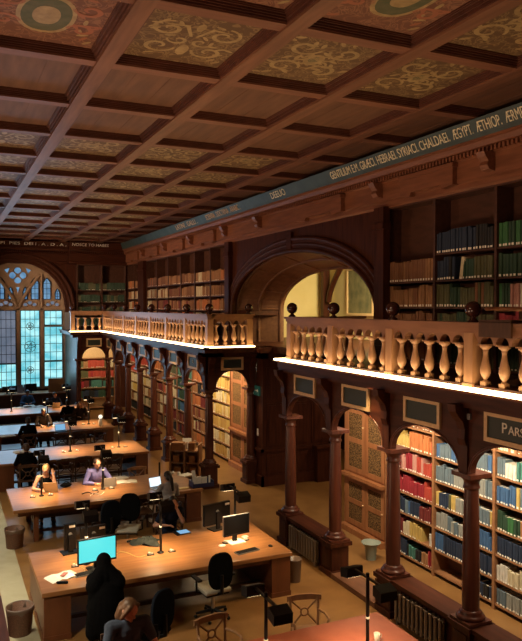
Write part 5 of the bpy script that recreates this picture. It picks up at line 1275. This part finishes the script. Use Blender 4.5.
small('cable_coil', 222, 546, DZ, pad, 'paper', 'pale cable coil left of the silver-rimmed monitor foot', 'cable')
# sockets round the lamp feet
k = 0
names = {0: 'nearest desk', 1: 'front desk', 2: 'second desk', 3: 'third desk', 4: 'fourth desk', 5: 'far desk'}
SOCK = MB().box(-0.06, -0.04, 0, 0.06, 0.04, 0.012, 0).box(-0.035, -0.022, 0.012, 0.0, 0.022, 0.045, 1).box(0.012, -0.018, 0.012, 0.04, 0.018, 0.03, 1).mesh('desk_socket', ['black', 'white'])
for (row, x, y), (_, px, lab) in zip(POS, lamps):
    for s, w in ((-1, 'left'), (1, 'right')):
        if row == 5 or (row == 0 and s < 0): continue
        o = bpy.data.objects.new('desk_socket', SOCK); COL.objects.link(o); o.location = (x + s*0.19, y - 0.03, DZ); o.rotation_euler = (0, 0, 0.1*s)
        tag(o, 'socket plate %s of %s' % (w, lab.replace('two-headed black pole lamp', 'lamp').replace(' the ', ' ')), 'socket', 'socket plates by the lamp feet')
def cable(pts, label, m='cream_cable', r=0.006):
    P = [at(px, py, DZ + 0.008) for px, py in pts]; Q = []
    for i in range(len(P)-1):
        for j in range(5):
            t = j/5; p0, p1, p2, p3 = P[max(i-1, 0)], P[i], P[i+1], P[min(i+2, len(P)-1)]
            Q.append(0.5*((2*p1) + (p2-p0)*t + (2*p0-5*p1+4*p2-p3)*t*t + (3*p1-p0-3*p2+p3)*t**3))
    Q.append(P[-1]); tag(MB().tube(Q, r, 6).build('cable', m), label, 'cable')
M['cream_cable'] = mat('cream_cable', (0.62, 0.48, 0.20), 0.5)
cable([(147, 555), (138, 557), (128, 553), (120, 552), (114, 556)], 'cream cable running from the socket towards the hooded person')
cable([(66, 570), (72, 573), (80, 574), (85, 570), (80, 567)], 'cream cable looped left of the cyan monitor')
cable([(82, 494), (88, 492), (93, 494), (99, 492), (96, 490)], 'dark cable tangle in front of the pale laptop', 'black', 0.01)
cable([(90, 496), (94, 493.5), (100, 495), (104, 492)], 'pale cable by the foot of the lamp before the lavender person', 'paper', 0.008)
# paper
def sheet(px, py, w, d, rz, label, m='paper', h=0.012, name='paper_sheet', cat='paper', z=DZ):
    return small(name, px, py, z, lambda b: b.prism([(-w/2, -d/2), (w/2, -d/2), (w/2, d/2), (-w/2, d/2)], 'z', 0, h), m, label, cat, rz)
ob = lambda b: b.prism([(-0.24, 0.0), (-0.22, 0.012), (-0.1, 0.028), (0, 0.012), (0.1, 0.028), (0.22, 0.012), (0.24, 0.0)], 'y', -0.15, 0.15)
small('open_book', 62.5, 577, DZ, ob, 'paper', 'open white notebook at the left end of the front desk', 'book', 0.35)
small('phone', 64, 574.5, DZ+0.03, lambda b: b.box(-0.035, -0.07, 0, 0.035, 0.07, 0.009), 'lip', 'pinkish phone lying on the open white notebook', 'phone', -0.6)
small('pen_case', 62, 584, DZ, lambda b: b.cap((-0.07, 0, 0.02), (0.07, 0.02, 0.02), 0.02, 0.02), 'bluefab', 'small dark pen case in front of the open white notebook', 'pen case', -0.5)
# tablet with blue screen
p = at(183, 532.5, DZ); tt = thing('tablet', 'tablet with a light blue screen beside the raised forearm', 'tablet', (p.x, p.y, DZ), 0.1)
MB().box(-0.17, -0.12, 0, 0.12, 0.12, 0.012).build('case', 'black', tt, local=True); MB().box(-0.09, -0.085, 0.012, 0.11, 0.10, 0.016).build('screen', 'screenblue', tt, local=True)
# folded jacket
def jacket(b):
    n, m2 = 18, 12; q = random.Random(5); vs = []
    for i in range(n+1):
        for j in range(m2+1):
            u, v = i/n*2-1, j/m2*2-1; r = 1 - 0.25*math.sin(3*math.atan2(v, u)+1)
            e = max(0, 1-(u*u+v*v)*0.8); vs.append((u*0.23*r, v*0.17*r, 0.004 + 0.13*e**0.7*(0.7 + 0.3*math.sin(9*u+4*v)*math.cos(7*v-3*u)) + q.uniform(0, 0.006)))
    b.add(vs, [(i*(m2+1)+j, (i+1)*(m2+1)+j, (i+1)*(m2+1)+j+1, i*(m2+1)+j+1) for i in range(n) for j in range(m2)], 0, True)
    k = len(vs); b.add([(x, y, 0) for x, y, z in vs], [(i*(m2+1)+j, i*(m2+1)+j+1, (i+1)*(m2+1)+j+1, (i+1)*(m2+1)+j) for i in range(n) for j in range(m2)])
    return b.tube([(-0.2, 0.05, 0.02), (-0.3, 0.07, 0.02), (-0.34, 0.03, 0.02)], 0.02, 6)
M['jacket'] = mat('jacket_cloth', (0.022, 0.026, 0.024), 0.95, spec=0.1, c2=(0.04, 0.045, 0.042), scale=(12, 12, 12))
small('jacket', 146, 543, DZ, jacket, 'jacket', 'crumpled dark grey jacket left of the middle lamp of the front desk', 'jacket', -0.4)
def laptop(px, py, rz, label, lid='silver', scr='screendim', tilt=0.30, w=0.32):
    p = at(px, py, DZ); t = thing('laptop', label, 'laptop', (p.x, p.y, DZ), rz)
    MB().box(-w/2, -0.21, 0, w/2, 0.01, 0.016).build('base', lid, t, local=True)
    MB().box(-w/2+0.02, -0.14, 0.016, w/2-0.02, -0.02, 0.018).build('keyboard', 'black', t, local=True)
    r = Matrix.Rotation(-tilt, 3, 'X'); b = MB().obox(Vector((0, 0.01, 0.016)) + r @ Vector((0, 0, 0.115)), (w, 0.009, 0.225), r); b.build('lid', lid, t, local=True)
    b = MB().obox(Vector((0, 0.01, 0.016)) + r @ Vector((0, -0.006, 0.115)), (w-0.025, 0.003, 0.20), r); b.build('screen', scr, t, local=True)
M['tanlid'] = mat('laptop_tan_lid', (0.42, 0.26, 0.13), 0.4)
laptop(51, 492, PI-0.35, 'laptop with a tan lid before the woman in the black top', 'tanlid')
laptop(108.5, 487, PI-0.15, 'laptop with a pale grey lid before the person in lavender', 'silver', w=0.34)
laptop(156, 487.5, 0.25, 'laptop with a white screen in front of the ponytailed person', 'silver', 'screenwhite')
laptop(60.5, 431, 0.1, 'laptop with a light blue screen facing us on the fourth desk', 'black', 'screenblue', w=0.36)
laptop(83, 415, PI-0.1, 'small laptop with a tan lid before the blonde person', 'tanlid')
laptop(56, 408, PI, 'laptop with a tan lid at the right of the far desk', 'tanlid')
laptop(146, 640, PI-0.4, 'dark laptop before the person at the bottom of the photo', 'black')
sheet(120, 478.5, 0.36, 0.24, 0.2, 'stack of white papers right of the pale laptop', h=0.03); small('open_book', 127, 482, DZ, ob, 'paper', 'open white book right of the white paper stack', 'book', -0.2)
small('bag', 66, 487, DZ, lambda b: b.sph((0, 0, 0.05), (0.14, 0.08, 0.05), 12, 8).tube([(-0.08, 0, 0.09), (0, 0, 0.13), (0.08, 0, 0.09)], 0.008, 5), 'blackfab', 'small black bag right of the tan-lidded laptop at the second desk', 'bag', 0.1)
sheet(183.5, 488.5, 0.24, 0.12, 0.1, 'pale yellow card on the second desk right of the ponytailed person', 'cream_cable', 0.02)
sheet(186, 475, 0.35, 0.25, 0.4, 'white papers before the blue file box')
tag(small('tissue', 173, 474, DZ, lambda b: b.sph((0, 0, 0.03), (0.05, 0.04, 0.04), 8, 6), 'paper', 'crumpled white tissue on the second desk, the left one', 'tissue')); small('tissue', 179, 474.5, DZ, lambda b: b.sph((0, 0, 0.03), (0.045, 0.05, 0.045), 8, 6), 'paper', 'crumpled white tissue on the second desk, the right one', 'tissue')
p = at(204, 487, DZ); fb = thing('file_box', 'dark blue file box at the right end of the second desk', 'file box', (p.x-0.02, p.y+0.12, DZ), 0.0)
MB().box(-0.26, -0.16, 0, 0.26, 0.16, 0.01).box(-0.26, -0.16, 0, 0.26, -0.15, 0.10).box(-0.26, 0.15, 0, 0.26, 0.16, 0.14).box(-0.26, -0.16, 0, -0.25, 0.16, 0.14).box(0.25, -0.16, 0, 0.26, 0.16, 0.14).build('tray', 'blueplastic', fb, local=True)
for i, (dx, h, lab) in enumerate(((-0.19, 0.38, 'tall white leaflet leaning up at the left of the blue file box'), (-0.08, 0.22, 'white folder standing second from left in the blue file box'), (0.06, 0.20, 'white folder standing in the middle of the blue file box'), (0.19, 0.22, 'narrow white folder at the right of the blue file box'))):
    o = MB().obox((0, 0, h/2+0.012), ((0.08, 0.13, 0.13, 0.04)[i], 0.03, h), Matrix.Rotation((-0.12, 0, 0, 0)[i], 3, 'Y')).build('folder', 'paper'); o.location = (fb.location.x+dx, fb.location.y-0.02, DZ); tag(o, lab, 'folder')
M['bulb'] = mat('lamp_globe', (0.8, 0.8, 0.75), 0.5, emit=(1.0, 0.9, 0.7), estr=1.2)
# third desk and beyond
small('open_book', 22, 452, DZ, ob, 'paper', 'open papers at the left end of the third desk', 'book', 0.2)
small('globe_lamp', 100.5, 426, DZ, lambda b: b.lathe([(0.07, 0), (0.075, 0.02), (0.06, 0.22), (0.03, 0.24), (0.03, 0.27)], n=14, m=0).sph((0, 0, 0.33), (0.075, 0.075, 0.07), 14, 8, 1), ['white', 'bulb'], 'white round-headed lamp near the right end of the fourth desk', 'lamp')
small('open_book', 18, 408, DZ, ob, 'paper', 'open newspaper at the left of the far desk below the blue shirt', 'newspaper', 0.1)
small('open_book', 29, 406, DZ, ob, 'paper', 'open book on the far desk in front of the blue shirt', 'book', -0.1)
small('open_book', 38, 406.5, DZ, ob, 'paper', 'open book on the far desk right of the blue shirt', 'book', 0.15)
small('open_book', 8, 436, DZ, ob, 'paper', 'open pale papers at the left of the fourth desk', 'book', 0.15)
# items near the camera's desk
small('desk_cup', 377, 640, DZ, lambda b: b.lathe([(0.035, 0), (0.042, 0.09), (0.036, 0.09), (0.03, 0.02)], n=14).tube([(0.04, 0, 0.07), (0.07, 0, 0.06), (0.065, 0, 0.03), (0.036, 0, 0.025)], 0.006, 6), 'white', 'white cup by the lamp foot on the nearest desk', 'cup')

# ---- counter under the window
ct = thing('window_counter', 'dark oak counter running below the great window', 'counter', (WX, 33.0, 0))
MB().box(XL+1.5, 32.7, 0, 5.15, YE-0.05, 0.98).build('body', 'shelf_dark', ct); MB().box(XL+1.5, 32.62, 0.98, 5.18, YE-0.02, 1.03).build('worktop', 'caboak', ct)
def cmon(px, label, w=0.5, h=0.34):
    p = aty(px, 388, 33.0); t = thing('monitor', label, 'monitor', (p.x, 33.0, 1.03), PI)
    MB().box(-w/2, -0.02, 0.08, w/2, 0.03, 0.08+h).build('housing', 'black', t, local=True); MB().box(-0.03, 0.0, 0.01, 0.03, 0.04, 0.12).box(-0.12, -0.08, 0, 0.12, 0.08, 0.015).build('stand', 'black', t, local=True)
cmon(7, 'dark monitor on the window counter before the blind, left one', 0.42, 0.26); cmon(13, 'dark monitor on the window counter before the blind, right one', 0.35, 0.28); cmon(31, 'dark monitor on the window counter below the middle light', 0.5, 0.34)
p = aty(56, 386, 33.0); wb = thing('notice_board', 'tan board standing on the window counter at its right end', 'board', (p.x, 33.0, 1.03))
MB().box(-0.34, 0, 0.0, 0.34, 0.04, 0.62).build('panel', 'tanlid', wb, local=True); MB().box(-0.3, 0.04, 0, -0.26, 0.2, 0.03).box(0.26, 0.04, 0, 0.3, 0.2, 0.03).build('foot', 'black', wb, local=True)
p = aty(20, 384, 33.2); sh_ = thing('display_stand', 'pale blue display sheets on the window counter below the blind', 'display', (p.x+0.15, 33.15, 1.03))
for i in range(2): MB().obox((0.28*i-0.15, 0.04*i, 0.19), (0.26, 0.015, 0.38), Matrix.Rotation(-0.2, 3, 'X')).build('sheet', 'stonegrey', sh_, local=True)

# ================================================================== STANDING ON THE FLOOR
def basket(px, py, zt, r, label, m, liner=True):
    p = at(px, py, zt); t = thing('waste_bin', label, 'waste bin', (p.x, p.y, 0))
    MB().lathe([(r*0.80, 0), (r*0.82, 0.01), (r*0.97, zt-0.02), (r, zt), (r*0.95, zt), (r*0.78, 0.03), (0.01, 0.02)], n=24, cap=False).build('basket', m, t, local=True)
    if liner:
        b = MB(); n = 24; vs = []; fs = []; q = random.Random(int(px))
        rows = [(0.90, zt-0.10), (0.955, zt+0.004), (1.02, zt+0.006), (1.025, zt-0.03), (1.0, zt-0.07)]
        for rr, z in rows:
            for k in range(n): a = 2*PI*k/n; w = q.uniform(0.99, 1.02); vs.append((r*rr*w*math.cos(a), r*rr*w*math.sin(a), z + (q.uniform(-0.03, 0.02) if rr == 1.0 else 0)))
        for i in range(len(rows)-1):
            for k in range(n): fs.append((i*n+k, i*n+(k+1) % n, (i+1)*n+(k+1) % n, (i+1)*n+k))
        b.add(vs, fs, 0, True).build('liner', 'liner', t, local=True)
basket(20, 606, 0.42, 0.205, 'wicker waste bin with a clear liner by the front desk, bottom left', 'wicker')
basket(14.5, 528, 0.40, 0.20, 'wicker waste bin with a clear liner beside the second desk', 'wicker')
p = at(294.5, 558, 0.42); b_ = thing('waste_bin', 'white-lined bin against the right end of the front desk', 'waste bin', (max(p.x, 5.60), p.y, 0))
MB().lathe([(0.11, 0), (0.135, 0.40), (0.142, 0.41), (0.125, 0.41), (0.10, 0.03), (0.01, 0.02)], n=20, cap=False).build('bucket', 'liner', b_, local=True)
p = at(371, 542, 0.34); b_ = thing('waste_bin', 'grey-green tapered bin standing before the glazed cabinet', 'waste bin', (p.x, p.y, 0))
MB().lathe([(0.10, 0), (0.12, 0.26), (0.19, 0.33), (0.20, 0.34), (0.18, 0.34), (0.10, 0.26), (0.01, 0.24)], n=22, cap=False).build('bucket', 'greyteal', b_, local=True)
# book trolley
p = at(187, 479, 0.0); tr = thing('book_trolley', 'oak book trolley with loaded shelves at the far arcade', 'trolley', (p.x, p.y+0.1, 0), -0.55)
for x in (-0.42, 0.0, 0.42): MB().box(x-0.02, -0.22, 0.08, x+0.02, 0.22, 1.02).build('upright', 'chair', tr, local=True)
for z in (0.16, 0.50, 0.84): MB().box(-0.42, -0.22, z-0.02, 0.42, 0.22, z).build('shelf', 'chair', tr, local=True)
for z in (0.16, 0.50): MB().box(-0.4, 0.06, z, 0.4, 0.2, z+0.24).build('divider', 'chair', tr, local=True)
for x in (-0.36, 0.36):
    for y in (-0.17, 0.17): MB().sph((x, y, 0.04), (0.02, 0.04, 0.04), 10, 8).box(x-0.01, y-0.01, 0.04, x+0.01, y+0.01, 0.14).build('caster', 'black', tr, local=True)
rt = Matrix.Rotation(-0.55, 3, 'Z')
for i, (z, x) in enumerate(((0.84, -0.3), (0.84, -0.12), (0.84, 0.2), (0.50, -0.25), (0.50, 0.22), (0.16, -0.2), (0.16, 0.25))):
    q = rt @ Vector((x, -0.06, 0)); o = MB().box(-0.09, -0.12, 0, 0.09, 0.12, 0.19 if z < 0.8 else 0.22).build('file_box', 'desk'); o.location = tr.location + q + Vector((0, 0, z)); o.rotation_euler = (0, 0, -0.55)
    tag(o, 'brown box of cards, %s on the %s shelf of the book trolley' % (['left', 'second', 'right', 'left', 'right', 'left', 'right'][i], ['top', 'top', 'top', 'middle', 'middle', 'lowest', 'lowest'][i]), 'box', 'boxes on the book trolley')
q = rt @ Vector((-0.2, 0.02, 0)); o = MB().obox((0, 0, 0.15), (0.26, 0.01, 0.30), Matrix.Rotation(-0.4, 3, 'X')).build('paper_sheet', 'paper'); o.location = tr.location + rt @ Vector((0.0, 0.16, 0)) + Vector((0, 0, 0.84)); o.rotation_euler = (0, 0, -0.3); tag(o, 'white notice propped on top of the book trolley', 'paper')
tag(MB().box(0.866, 4.0, 0.001, 1.285, 32.0, 0.006).build('aisle_runner', 'runner'), 'pale grey-green floor runner along the left aisle beside the desks', 'runner')
# low step at the left edge of the aisle
tag(MB().box(-0.8, YB, 0, 0.865, 12.6, 0.004).build('trim_9', 'dark_y'), kind='structure')
